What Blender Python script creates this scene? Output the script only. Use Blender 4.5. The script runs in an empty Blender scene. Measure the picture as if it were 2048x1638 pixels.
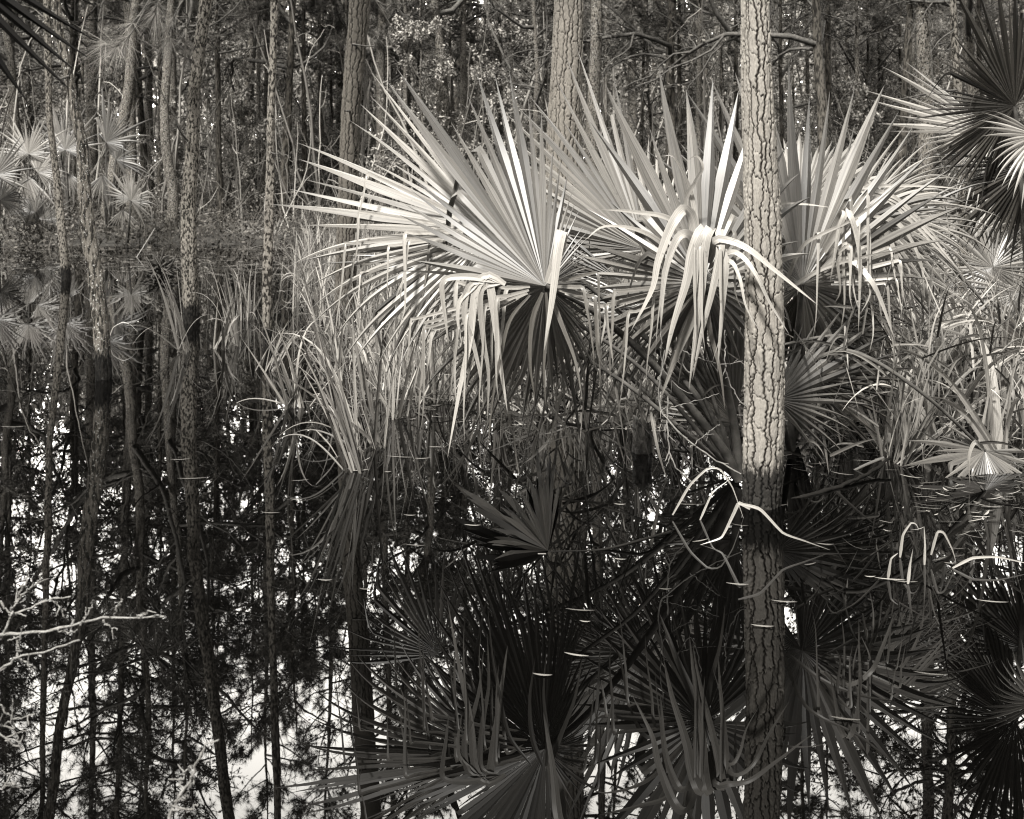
import bpy, math, random
import numpy as np

rng = np.random.default_rng(11)
random.seed(5)
scn = bpy.context.scene
COL = scn.collection

# ------------------------------------------------------------------ camera model (level view camera with a lowered lens)
F, HC, VH, UC = 2600.0, 1.65, 350.0, 1024.0      # focal length in photo pixels, eye height, horizon row, centre column


def P(u, v, d):
    return np.array([(u - UC) / F * d, d, HC + (VH - v) / F * d])


def WD(v):
    return F * HC / (v - VH)


def W(u, v):
    return P(u, v, WD(v))


def nrm(a):
    return a / np.maximum(np.linalg.norm(a, axis=-1, keepdims=True), 1e-9)


def mix(a, b, t):
    return a + (b - a) * t


# ------------------------------------------------------------------ mesh collector
class MB:
    def __init__(self):
        self.v, self.q, self.t, self.st, self.qm, self.tm = [], [], [], [], [], []
        self.n = 0

    def add(self, v, quads=None, tris=None, st=None, mi=0):
        v = np.asarray(v, float).reshape(-1, 3)
        if st is None:
            st = np.zeros_like(v)
        self.v.append(v)
        self.st.append(np.asarray(st, float).reshape(-1, 3))
        if quads is not None and len(quads):
            quads = np.asarray(quads, int).reshape(-1, 4)
            self.q.append(quads + self.n)
            self.qm.append(np.full(len(quads), mi))
        if tris is not None and len(tris):
            tris = np.asarray(tris, int).reshape(-1, 3)
            self.t.append(tris + self.n)
            self.tm.append(np.full(len(tris), mi))
        self.n += len(v)

    def mesh(self, name, mats, smooth=True, offset=None):
        me = bpy.data.meshes.new(name)
        v = np.concatenate(self.v)
        if offset is not None:
            v = v - np.asarray(offset)
        st = np.concatenate(self.st)
        q = np.concatenate(self.q) if self.q else np.zeros((0, 4), int)
        t = np.concatenate(self.t) if self.t else np.zeros((0, 3), int)
        qm = np.concatenate(self.qm) if self.qm else np.zeros(0, int)
        tm = np.concatenate(self.tm) if self.tm else np.zeros(0, int)
        me.vertices.add(len(v))
        me.vertices.foreach_set('co', v.astype(np.float32).ravel())
        nl = len(q) * 4 + len(t) * 3
        me.loops.add(nl)
        me.loops.foreach_set('vertex_index', np.concatenate([q.ravel(), t.ravel()]).astype(np.int32))
        nf = len(q) + len(t)
        me.polygons.add(nf)
        ls = np.concatenate([np.arange(len(q)) * 4, len(q) * 4 + np.arange(len(t)) * 3])
        me.polygons.foreach_set('loop_start', ls.astype(np.int32))
        me.polygons.foreach_set('material_index', np.concatenate([qm, tm]).astype(np.int32))
        me.polygons.foreach_set('use_smooth', np.full(nf, smooth))
        a = me.attributes.new('st', 'FLOAT_VECTOR', 'POINT')
        a.data.foreach_set('vector', st.astype(np.float32).ravel())
        for m in (mats if isinstance(mats, (list, tuple)) else [mats]):
            me.materials.append(m)
        me.update(calc_edges=True)
        me.validate()
        return me


def ribbons(mb, C, A, hw, fold, tint, mi=0, nref=None):
    """B leaf blades of N stations: centre line C, across vector A, half width, pleat height."""
    C = np.asarray(C, float); A = np.asarray(A, float)
    B, N = C.shape[:2]
    T = np.gradient(C, axis=1)
    T = nrm(T)
    A = nrm(A - T * (A * T).sum(-1, keepdims=True))
    Nn = np.cross(A, T)
    L = C - A * hw[..., None]
    R = C + A * hw[..., None]
    M = C - Nn * fold[..., None]
    V = np.stack([L, M, M, R], 2).reshape(-1, 3)
    st = np.zeros((B, N, 4, 3))
    st[:, :, 1, 0] = .5; st[:, :, 2, 0] = .5; st[:, :, 3, 0] = 1
    st[..., 1] = np.linspace(0, 1, N)[None, :, None]
    st[..., 2] = np.asarray(tint)[:, None, None]
    idx = np.arange(B * N * 4).reshape(B, N, 4)
    q1 = np.stack([idx[:, :-1, 0], idx[:, :-1, 1], idx[:, 1:, 1], idx[:, 1:, 0]], -1)
    q2 = np.stack([idx[:, :-1, 2], idx[:, :-1, 3], idx[:, 1:, 3], idx[:, 1:, 2]], -1)
    mb.add(V, np.concatenate([q1.reshape(-1, 4), q2.reshape(-1, 4)]), None, st, mi)


def tubes(mb, C, R, sides=5, tint=None, mi=0):
    C = np.asarray(C, float); R = np.asarray(R, float)
    if C.ndim == 2:
        C = C[None]; R = R[None]
    B, N = C.shape[:2]
    T = nrm(np.gradient(C, axis=1))
    D = nrm(C[:, -1] - C[:, 0])
    ref = np.where(np.abs(D[:, 2:3]) < .75, np.array([[0, 0, 1.]]), np.array([[1., .13, 0]]))
    ref = np.repeat(ref[:, None], N, 1)
    a = nrm(np.cross(T, ref)); b = np.cross(T, a)
    th = np.linspace(0, 2 * np.pi, sides, endpoint=False)
    V = C[:, :, None] + R[..., None, None] * (a[:, :, None] * np.cos(th)[:, None] + b[:, :, None] * np.sin(th)[:, None])
    st = np.zeros(V.shape)
    st[..., 0] = th / 6.2832
    st[..., 1] = np.linspace(0, 1, N)[None, :, None]
    st[..., 2] = (np.full(B, .5) if tint is None else np.asarray(tint))[:, None, None]
    idx = np.arange(B * N * sides).reshape(B, N, sides)
    nx = np.roll(idx, -1, 2)
    q = np.stack([idx[:, :-1], nx[:, :-1], nx[:, 1:], idx[:, 1:]], -1)
    mb.add(V, q.reshape(-1, 4), None, st, mi)


def cr(pts, n):
    """Catmull-Rom resample of a polyline."""
    p = np.asarray(pts, float)
    if len(p) == 2:
        return p[0] + (p[1] - p[0]) * np.linspace(0, 1, n)[:, None]
    p = np.vstack([2 * p[0] - p[1], p, 2 * p[-1] - p[-2]])
    seg = np.linalg.norm(np.diff(p[1:-1], axis=0), axis=1)
    s = np.concatenate([[0], np.cumsum(seg)])
    x = np.linspace(0, s[-1], n)
    i = np.clip(np.searchsorted(s, x, 'right') - 1, 0, len(seg) - 1)
    t = ((x - s[i]) / np.maximum(seg[i], 1e-9))[:, None]
    a, b, c, d = p[i], p[i + 1], p[i + 2], p[i + 3]
    return .5 * (2 * b + (c - a) * t + (2 * a - 5 * b + 4 * c - d) * t ** 2 + (3 * b - a - 3 * c + d) * t ** 3)


def link(name, me, parent=None, loc=None):
    o = bpy.data.objects.new(name, me)
    COL.objects.link(o)
    if parent is not None:
        o.parent = parent
    if loc is not None:
        o.location = loc
    return o


def tag(o, label=None, cat=None, group=None, kind=None):
    if label: o['label'] = label
    if cat: o['category'] = cat
    if group: o['group'] = group
    if kind: o['kind'] = kind
    return o


def thing(name, loc, label, cat, group=None, rotz=0, scale=1.):
    o = bpy.data.objects.new(name, None)
    COL.objects.link(o)
    o.location = loc; o.rotation_euler = (0, 0, rotz)
    o.scale = (scale,) * 3 if np.isscalar(scale) else scale
    o.empty_display_size = .2
    return tag(o, label, cat, group)


# ------------------------------------------------------------------ materials
TONE = (1.0, .95, .87)          # the faint warm tone of the print, carried by every surface


def grey(x):
    k = min(1., max(.45, 1.15 - x * 6))        # darker surfaces are the browner ones
    return (x, x * (1 - (1 - TONE[1]) * k), x * (1 - (1 - TONE[2]) * k), 1)


def new_mat(name):
    m = bpy.data.materials.new(name)
    m.use_nodes = True
    nt = m.node_tree
    nt.nodes.clear()
    out = nt.nodes.new('ShaderNodeOutputMaterial')
    return m, nt, out


def N(nt, typ, **kw):
    n = nt.nodes.new(typ)
    for k, v in kw.items():
        if k in n.inputs:
            n.inputs[k].default_value = v
        else:
            setattr(n, k, v)
    return n


def ramp(nt, fac, stops):
    r = nt.nodes.new('ShaderNodeValToRGB')
    el = r.color_ramp.elements
    while len(el) < len(stops):
        el.new(.5)
    for e, (p, c) in zip(el, stops):
        e.position = p
        e.color = grey(c)
    nt.links.new(fac, r.inputs[0])
    return r.outputs[0]


def math_node(nt, op, a, b=None, clamp=False):
    n = nt.nodes.new('ShaderNodeMath')
    n.operation = op
    n.use_clamp = clamp
    for i, x in enumerate((a, b)):
        if x is None: continue
        if isinstance(x, (int, float)):
            n.inputs[i].default_value = x
        else:
            nt.links.new(x, n.inputs[i])
    return n.outputs[0]


def mixcol(nt, fac, a, b, mode='MIX'):
    n = nt.nodes.new('ShaderNodeMix')
    n.data_type = 'RGBA'
    n.blend_type = mode
    for s, x in ((0, fac), (6, a), (7, b)):
        if isinstance(x, (int, float)):
            n.inputs[s].default_value = x
        elif isinstance(x, tuple):
            n.inputs[s].default_value = x
        else:
            nt.links.new(x, n.inputs[s])
    return n.outputs[2]


def leaf_mat(name, lo, hi, transl=.25, rough=.42, spots=0., spec=.5, vein=.25):
    m, nt, out = new_mat(name)
    at = N(nt, 'ShaderNodeAttribute', attribute_name='st')
    sep = nt.nodes.new('ShaderNodeSeparateXYZ')
    nt.links.new(at.outputs['Vector'], sep.inputs[0])
    base = ramp(nt, sep.outputs[2], [(0, lo), (1, hi)])
    # fine lengthwise veins and blotches that belong to the leaf
    vx = math_node(nt, 'MULTIPLY', sep.outputs[0], 14.)
    comb = nt.nodes.new('ShaderNodeCombineXYZ')
    nt.links.new(vx, comb.inputs[0])
    nt.links.new(math_node(nt, 'MULTIPLY', sep.outputs[1], 3.5), comb.inputs[1])
    nt.links.new(math_node(nt, 'MULTIPLY', sep.outputs[2], 57.), comb.inputs[2])
    nz = N(nt, 'ShaderNodeTexNoise', Scale=1., Detail=2.)
    nt.links.new(comb.outputs[0], nz.inputs['Vector'])
    vv = ramp(nt, nz.outputs[0], [(.3, 1 - vein), (.7, 1.)])
    base = mixcol(nt, 1., base, vv, 'MULTIPLY')
    if spots:
        tc = nt.nodes.new('ShaderNodeTexCoord')
        n2 = N(nt, 'ShaderNodeTexNoise', Scale=34., Detail=3.)
        nt.links.new(tc.outputs['Object'], n2.inputs['Vector'])
        sp = ramp(nt, n2.outputs[0], [(.66, 0.), (.72, spots)])
        base = mixcol(nt, sp, base, grey(.03))
    if spots:
        tipf = math_node(nt, 'ADD', sep.outputs[1], math_node(nt, 'MULTIPLY', nz.outputs[0], .25))
        tp = nt.nodes.new('ShaderNodeMapRange')
        tp.inputs[1].default_value = 1.0; tp.inputs[2].default_value = 1.16
        nt.links.new(tipf, tp.inputs[0])
        base = mixcol(nt, math_node(nt, 'MULTIPLY', tp.outputs[0], .7), base, grey(.012))
    pr = N(nt, 'ShaderNodeBsdfPrincipled', Roughness=rough)
    pr.inputs['Specular IOR Level'].default_value = spec
    nt.links.new(base, pr.inputs['Base Color'])
    tr = nt.nodes.new('ShaderNodeBsdfTranslucent')
    nt.links.new(base, tr.inputs[0])
    ms = nt.nodes.new('ShaderNodeMixShader')
    ms.inputs[0].default_value = transl
    nt.links.new(pr.outputs[0], ms.inputs[1])
    nt.links.new(tr.outputs[0], ms.inputs[2])
    nt.links.new(ms.outputs[0], out.inputs[0])
    return m


def bark_mat(name, lo, hi, scale=16., stretch=.3, lichen=0., bump=.6, wet=True, geo=False):
    m, nt, out = new_mat(name)
    tc = nt.nodes.new('ShaderNodeTexCoord')
    mp = N(nt, 'ShaderNodeMapping')
    mp.inputs['Scale'].default_value = (1, 1, stretch)
    nt.links.new(tc.outputs['Object'], mp.inputs[0])
    wn = N(nt, 'ShaderNodeTexNoise', Scale=scale * .8, Detail=2.)
    nt.links.new(mp.outputs[0], wn.inputs['Vector'])
    add = nt.nodes.new('ShaderNodeVectorMath'); add.operation = 'MULTIPLY_ADD'
    nt.links.new(wn.outputs['Color'], add.inputs[0])
    add.inputs[1].default_value = (.7 / scale,) * 3
    nt.links.new(mp.outputs[0], add.inputs[2])
    vo = N(nt, 'ShaderNodeTexVoronoi', Scale=scale)
    vo.feature = 'DISTANCE_TO_EDGE'
    nt.links.new(add.outputs[0], vo.inputs['Vector'])
    fine = N(nt, 'ShaderNodeTexNoise', Scale=scale * 6, Detail=4., Roughness=.7)
    nt.links.new(mp.outputs[0], fine.inputs['Vector'])
    big = N(nt, 'ShaderNodeTexNoise', Scale=2.2, Detail=3.)
    nt.links.new(tc.outputs['Object'], big.inputs['Vector'])
    if geo:
        at = N(nt, 'ShaderNodeAttribute', attribute_name='st')
        sep = nt.nodes.new('ShaderNodeSeparateXYZ')
        nt.links.new(at.outputs['Vector'], sep.inputs[0])
        crack = ramp(nt, sep.outputs[0], [(0., lo * .35), (.2, lo * 1.8), (.45, hi * .8), (1., hi)])
    else:
        fis = N(nt, 'ShaderNodeTexNoise', Scale=scale * 1.6, Detail=5., Roughness=.6)
        nt.links.new(mp.outputs[0], fis.inputs['Vector'])
        crack = ramp(nt, fis.outputs[0], [(.36, lo * .5), (.47, lo * 1.4), (.5, hi * .75), (.66, hi)])
    f2 = ramp(nt, fine.outputs[0], [(.3, .55), (.7, 1.2)])
    colr = mixcol(nt, .75 if geo else .8, crack, f2, 'MULTIPLY')
    f3 = ramp(nt, big.outputs[0], [(.3, .7), (.7, 1.1)])
    colr = mixcol(nt, .8, colr, f3, 'MULTIPLY')
    if lichen:
        ln = N(nt, 'ShaderNodeTexNoise', Scale=46., Detail=4., Roughness=.7)
        nt.links.new(tc.outputs['Object'], ln.inputs['Vector'])
        lf = ramp(nt, ln.outputs[0], [(.62 - .1 * lichen, 0.), (.66 - .1 * lichen, 1.)])
        colr = mixcol(nt, lf, colr, grey(.13))
    rough = .85
    pr = N(nt, 'ShaderNodeBsdfPrincipled', Roughness=rough)
    pr.inputs['Specular IOR Level'].default_value = .06
    if wet:
        ge = nt.nodes.new('ShaderNodeNewGeometry')
        sz = nt.nodes.new('ShaderNodeSeparateXYZ')
        nt.links.new(ge.outputs['Position'], sz.inputs[0])
        wm = N(nt, 'ShaderNodeMapping')
        wm.inputs['Scale'].default_value = (1, 1, .25)
        nt.links.new(tc.outputs['Object'], wm.inputs[0])
        wz = N(nt, 'ShaderNodeTexNoise', Scale=38., Detail=5., Roughness=.7)
        nt.links.new(wm.outputs[0], wz.inputs['Vector'])
        zz = math_node(nt, 'ADD', sz.outputs[2], math_node(nt, 'MULTIPLY', wz.outputs[0], -.36))
        wetf = ramp(nt, zz, [(-.0, 1.), (.07, 0.)])
        colr = mixcol(nt, wetf, colr, mixcol(nt, 1., colr, (.07, .07, .07, 1), 'MULTIPLY'))
    nt.links.new(colr, pr.inputs['Base Color'])
    bp = N(nt, 'ShaderNodeBump', Strength=bump, Distance=.02)
    hsum = math_node(nt, 'ADD', math_node(nt, 'MULTIPLY', math_node(nt, 'MINIMUM', wn.outputs[0] if geo else fis.outputs[0], .6), 0. if geo else 1.5),
                     math_node(nt, 'MULTIPLY', fine.outputs[0], .3))
    nt.links.new(hsum, bp.inputs['Height'])
    nt.links.new(bp.outputs[0], pr.inputs['Normal'])
    nt.links.new(pr.outputs[0], out.inputs[0])
    return m


def plain_mat(name, lo, hi, scale=8., rough=.8, bump=.3):
    m, nt, out = new_mat(name)
    tc = nt.nodes.new('ShaderNodeTexCoord')
    nz = N(nt, 'ShaderNodeTexNoise', Scale=scale, Detail=6., Roughness=.65)
    nt.links.new(tc.outputs['Object'], nz.inputs['Vector'])
    c = ramp(nt, nz.outputs[0], [(.3, lo), (.7, hi)])
    pr = N(nt, 'ShaderNodeBsdfPrincipled', Roughness=rough)
    pr.inputs['Specular IOR Level'].default_value = .08
    nt.links.new(c, pr.inputs['Base Color'])
    bp = N(nt, 'ShaderNodeBump', Strength=bump, Distance=.02)
    nt.links.new(nz.outputs[0], bp.inputs['Height'])
    nt.links.new(bp.outputs[0], pr.inputs['Normal'])
    nt.links.new(pr.outputs[0], out.inputs[0])
    return m


def water_mat():
    m, nt, out = new_mat('dark_swamp_water')
    tc = nt.nodes.new('ShaderNodeTexCoord')
    mp = N(nt, 'ShaderNodeMapping')
    mp.inputs['Scale'].default_value = (1.0, .45, 1)
    nt.links.new(tc.outputs['Object'], mp.inputs[0])
    n1 = N(nt, 'ShaderNodeTexNoise', Scale=1.3, Detail=2.)
    nt.links.new(mp.outputs[0], n1.inputs['Vector'])
    n2 = N(nt, 'ShaderNodeTexNoise', Scale=14., Detail=2.)
    nt.links.new(mp.outputs[0], n2.inputs['Vector'])
    hh = math_node(nt, 'ADD', n1.outputs[0], math_node(nt, 'MULTIPLY', n2.outputs[0], .02))
    bp = N(nt, 'ShaderNodeBump', Strength=.035, Distance=.05)
    nt.links.new(hh, bp.inputs['Height'])
    pr = N(nt, 'ShaderNodeBsdfPrincipled', Roughness=.0, IOR=WATER_IOR)
    pr.inputs['Base Color'].default_value = grey(.0003)
    nt.links.new(bp.outputs[0], pr.inputs['Normal'])
    nt.links.new(pr.outputs[0], out.inputs[0])
    return m


WATER_IOR = 1.21
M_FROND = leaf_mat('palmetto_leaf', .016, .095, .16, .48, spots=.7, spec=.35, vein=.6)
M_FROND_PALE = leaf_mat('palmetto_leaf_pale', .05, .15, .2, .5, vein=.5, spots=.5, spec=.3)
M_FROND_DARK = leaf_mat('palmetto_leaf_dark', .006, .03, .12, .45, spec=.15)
M_DEAD_SHADE = leaf_mat('dead_and_shaded_palm_leaf', .0015, .007, .05, .7, vein=.5, spec=.04)
M_OLD = leaf_mat('withered_palm_leaf', .012, .15, .15, .6, spots=.5, vein=.6, spec=.12)
M_DRY_GLINT = leaf_mat('dry_bleached_blade_and_glint', .07, .16, .2, .5)
M_REED = leaf_mat('reed_leaf', .014, .21, .22, .5, vein=.5, spec=.15)
M_FOLD = leaf_mat('palmetto_leaf_folded', .04, .18, .2, .4, spots=.5, vein=.5, spec=.2)  # paler folded blades, with light caught on their bends put into the colour
M_STEM = plain_mat('palm_stalk', .01, .04, 14., .8)
M_BARK0 = bark_mat('pine_bark_plates', .014, .11, geo=True, scale=20)
M_BARK2 = bark_mat('dark_pine_bark_plates', .005, .042, geo=True, scale=20)
M_BARK3 = bark_mat('grey_pine_bark_plates', .012, .075, geo=True, scale=22)
M_BARK1 = bark_mat('pine_bark', .01, .085, scale=30., stretch=.5)
M_BARK_L = bark_mat('lichen_bark', .01, .06, scale=26., lichen=.35)
M_BARK_D = bark_mat('dark_bark', .008, .04, scale=14., wet=False)
M_BARK_M = bark_mat('grey_bark', .01, .07, scale=26., stretch=.55, wet=False, lichen=.35)
M_TWIG = plain_mat('twig_bark', .012, .045, 20.)
M_LICHENTWIG = plain_mat('lichen_twig', .045, .12, 60., bump=.8)
M_NEEDLE = leaf_mat('pine_needle', .018, .14, .12, .6, spec=.08)
M_LEAF = leaf_mat('hardwood_leaf', .03, .23, .15, .6, spec=.08)
M_LEAF_D = leaf_mat('canopy_leaf', .012, .065, .12, .6, spec=.06)
M_LITTER = leaf_mat('floating_litter', .01, .12, .05, .6, spec=.1)
M_GROUND = plain_mat('leaf_litter_ground', .004, .025, 3.5, .9, 1.)
M_WATER = water_mat()

# ------------------------------------------------------------------ setting: water, ground
def sheet(name, xs, ys, zf, m, smooth=True):
    X, Y = np.meshgrid(xs, ys)
    Z = zf(X, Y)
    V = np.stack([X, Y, Z], -1)
    ny, nx = X.shape
    i = np.arange(nx * ny).reshape(ny, nx)
    q = np.stack([i[:-1, :-1], i[:-1, 1:], i[1:, 1:], i[1:, :-1]], -1)
    mb = MB()
    mb.add(V, q.reshape(-1, 4))
    o = link(name, mb.mesh(name, m, smooth))
    return tag(o, kind='structure')


def wob(X, Y, k=1.):
    return (np.sin(X * .31 * k + 1.3) * np.cos(Y * .27 * k + .4) + .5 * np.sin(X * .83 * k + Y * .61 * k) + .3 * np.sin(X * 1.9 * k - Y * 1.3 * k + 2))


def ground_z(X, Y):
    edge = 33 + 3 * np.sin(X * .21 + .6) - 8 * np.clip((X - 3) / 9, 0, 1)
    t = Y - edge
    z = np.where(t < 0, -np.clip(-t * .12, 0, .8), np.clip(t * .05, 0, .55))
    far = np.clip((np.hypot(X, Y) - 110) / 200, 0, 1)
    return z + wob(X, Y) * np.where(t < -2, .03, .06) - .03 + 0 * far


sheet('water', np.array([-400., 400.]), np.array([-400., 90.]), lambda X, Y: X * 0, M_WATER)
xs = np.concatenate([[-900, -300], np.linspace(-90, 90, 181), [300, 900]])
ys = np.concatenate([[-900, -300, -60], np.linspace(-20, 120, 141), [300, 900]])
sheet('ground', xs, ys, ground_z, M_GROUND)

# ------------------------------------------------------------------ palm fans
def fan(mb, hub, ctl, step=5., rf=.5, fold=.24, jit=.06, ns=18, tint=(.05, 1.), wtip=1., kink=0., mi=0, wscale=1.0, sagf=.12, seed=None, flat=False):
    """One fan leaf. ctl rows: image angle (deg), length (photo px), depth slope, droop of the free tip."""
    r = np.random.default_rng(seed if seed is not None else int(hub[0] * 7 + hub[1] * 13) % 99991)
    ctl = np.array(sorted([tuple(c) + (0.,) * (4 - len(c)) for c in ctl]), float)
    d = hub[2]
    px = d / F
    K = max(3, int(round((ctl[-1, 0] - ctl[0, 0]) / step)))
    phi = np.linspace(ctl[0, 0], ctl[-1, 0], K) + r.normal(0, step * .05, K)
    L = np.interp(phi, ctl[:, 0], ctl[:, 1]) * px * (1 + r.normal(0, jit, K))
    sl = np.interp(phi, ctl[:, 0], ctl[:, 2]) + r.normal(0, .015, K)
    L = L * np.where(r.random(K) < .12, r.uniform(.6, .9, K), 1.)
    dr = np.clip(np.interp(phi, ctl[:, 0], ctl[:, 3]) * (1 + r.normal(0, .35, K)), 0, None)
    a = np.radians(phi)
    D = np.stack([np.cos(a), sl, np.sin(a)], -1)
    if flat:                                        # lying on the water: the slope column is the height of the tip
        tip = np.array([W(hub[0] + l / px * math.cos(t), hub[1] - l / px * math.sin(t)) + np.array([0, 0, h]) for l, t, h in zip(L, a, sl)])
        D = tip - P(*hub)
        L = np.linalg.norm(D, axis=1)
    else:
        L = L * np.linalg.norm(D, axis=1)
    D = nrm(D)
    dD = nrm(np.gradient(D, axis=0))
    dl = np.arccos(np.clip((D[1:] * D[:-1]).sum(1), -1, 1))
    dl = np.concatenate([[dl[0]], .5 * (dl[1:] + dl[:-1]), [dl[-1]]])
    # across direction, oriented so that the pleat folds the same way round the fan
    A = nrm(dD - D * (dD * D).sum(1, keepdims=True))
    s = np.linspace(0, 1, ns)
    rfk = np.clip(rf + r.normal(0, .04, K), .15, .9)
    kk = r.random(K) < kink
    ks = r.uniform(.45, .75, K)
    kd = nrm(np.stack([r.normal(0, .3, K), r.normal(0, .3, K), -np.ones(K)], -1))
    C = np.zeros((K, ns, 3))
    C[:, 0] = P(*hub)
    cur = D.copy()
    g = np.array([0, 0, -1.])
    tw = r.normal(0, .05, (K, 3))
    for i in range(1, ns):
        ds = s[i] - s[i - 1]
        free = np.clip((s[i] - rfk) / (1 - rfk), 0, 1)
        rate = dr * (sagf * (s[i] < rfk) + 2.4 * free) * ds
        cur = cur + g * rate[:, None] + tw * (free * ds)[:, None] * 3
        k = kk & (s[i] > ks)
        cur[k] = mix(cur[k], kd[k], .55)
        cur = nrm(cur)
        C[:, i] = C[:, i - 1] + cur * (L * ds)[:, None]
    rr = s[None] * L[:, None]
    half = np.tan(dl / 2)[:, None]
    wf = rfk[:, None] * L[:, None] * half
    free = np.clip((s[None] - rfk[:, None]) / (1 - rfk[:, None]), 0, 1)
    hw = np.where(s[None] <= rfk[:, None], rr * half * 1.02, wf * (1 - free ** 1.3) * (1 - .1 * free) * 1.0 + .0006)
    hw = hw * wscale
    fo = hw * fold * (1 + 1.0 * free) * 2
    t = r.uniform(tint[0], tint[1], K)
    ribbons(mb, C, np.repeat(A[:, None], ns, 1), hw, fo, t, mi)


def strip(mb, pts, d, w, tint=.9, n=26, sharp=False, nref=(0, -1, .25), mi=0, fold=.16, taper=.75):
    """One bent blade through photo points (u, v[, depth offset])."""
    p = np.array([P(q[0], q[1], d + (q[2] if len(q) > 2 else 0)) for q in pts])
    c = cr(p, n)
    if sharp:
        q = np.concatenate([[0], np.cumsum(np.linalg.norm(np.diff(p, axis=0), axis=1))])
        x = np.linspace(0, q[-1], n)
        c = .6 * np.stack([np.interp(x, q, p[:, k]) for k in range(3)], -1) + .4 * c
    T = nrm(np.gradient(c, axis=0))
    a = nrm(np.cross(T, np.array(nref, float)))
    # keep the blade from flipping at the bend
    for i in range(1, n):
        if (a[i] * a[i - 1]).sum() < 0:
            a[i] = -a[i]
    s = np.linspace(0, 1, n)
    tw = random.uniform(-1.1, 1.1) * np.clip(s - .35, 0, 1)[:, None]
    a = nrm(a * np.cos(tw) + np.cross(T, a) * np.sin(tw))
    hw = .88 * w / 2 * d / F * np.where(s < 1 - taper, 1., ((1 - s) / taper) ** .7) * np.clip(.55 + s * 3, 0, 1) + .0005
    ribbons(mb, c[None], a[None], hw[None], (hw * fold)[None], np.array([tint]), mi)


def stalk(mb, pts, r0, r1, n=18, sides=7, mi=0):
    p = np.array([P(*q) for q in pts])
    c = cr(p, n)
    tubes(mb, c, np.linspace(r0, r1, n), sides, mi=mi)


def part(root, name, mb, mats, smooth=True, label=None):
    o = link(name, mb.mesh(name, mats, smooth, offset=root.location), root)
    if label: o['label'] = label
    return o


def palm(base, label, name='palmetto', group=None):
    return thing(name, base, label, 'palmetto', group)


def frond(root, hub, ctl, mat, stem=None, sr=(.012, .008), strips=(), sd=-.2, label=None, **kw):
    mb = MB()
    fan(mb, hub, ctl, **kw)
    for s in strips:
        strip(mb, s[0], hub[2] + (s[3] if len(s) > 3 else sd), s[1], s[2], mi=1)
    o = part(root, 'frond', mb, [mat, M_FOLD], label=label)
    if stem:
        ms = MB()
        stalk(ms, list(stem) + [hub], sr[0], sr[1])
        c = link('stalk', ms.mesh('stalk', M_STEM, True, offset=root.location), o)
    return o


def hang(u, v, p0, p1, r0, r1, n, h0, h1, seed, w=(6, 11), t=(.2, 1.)):
    """broken blades: out from the hub, a crease, then hanging; each at its own length"""
    r = np.random.default_rng(seed)
    out = []
    for _ in range(n):
        p = math.radians(r.uniform(p0, p1)); q = r.uniform(r0, r1); h = r.uniform(h0, h1)
        c, s_ = math.cos(p), -math.sin(p)
        sx = c * r.uniform(2, 16) + r.normal(0, 6)
        cu, cv = u + c * q, v + s_ * q
        out.append(([(u + c * q * .35, v + s_ * q * .35, .12), (cu - c * 12, cv - s_ * 8, .03), (cu + c * 6, cv + 3, 0), (cu + c * 6 + sx * .4, cv + h * .35, -.02),
                     (cu + c * 6 + sx, cv + h * .75 + r.normal(0, 4), -.03), (cu + c * 6 + sx * 1.2 + r.normal(0, 8), cv + h, -.02)],
                    r.uniform(*w), r.uniform(*t), r.uniform(-.25, -.05)))
    return out


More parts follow.
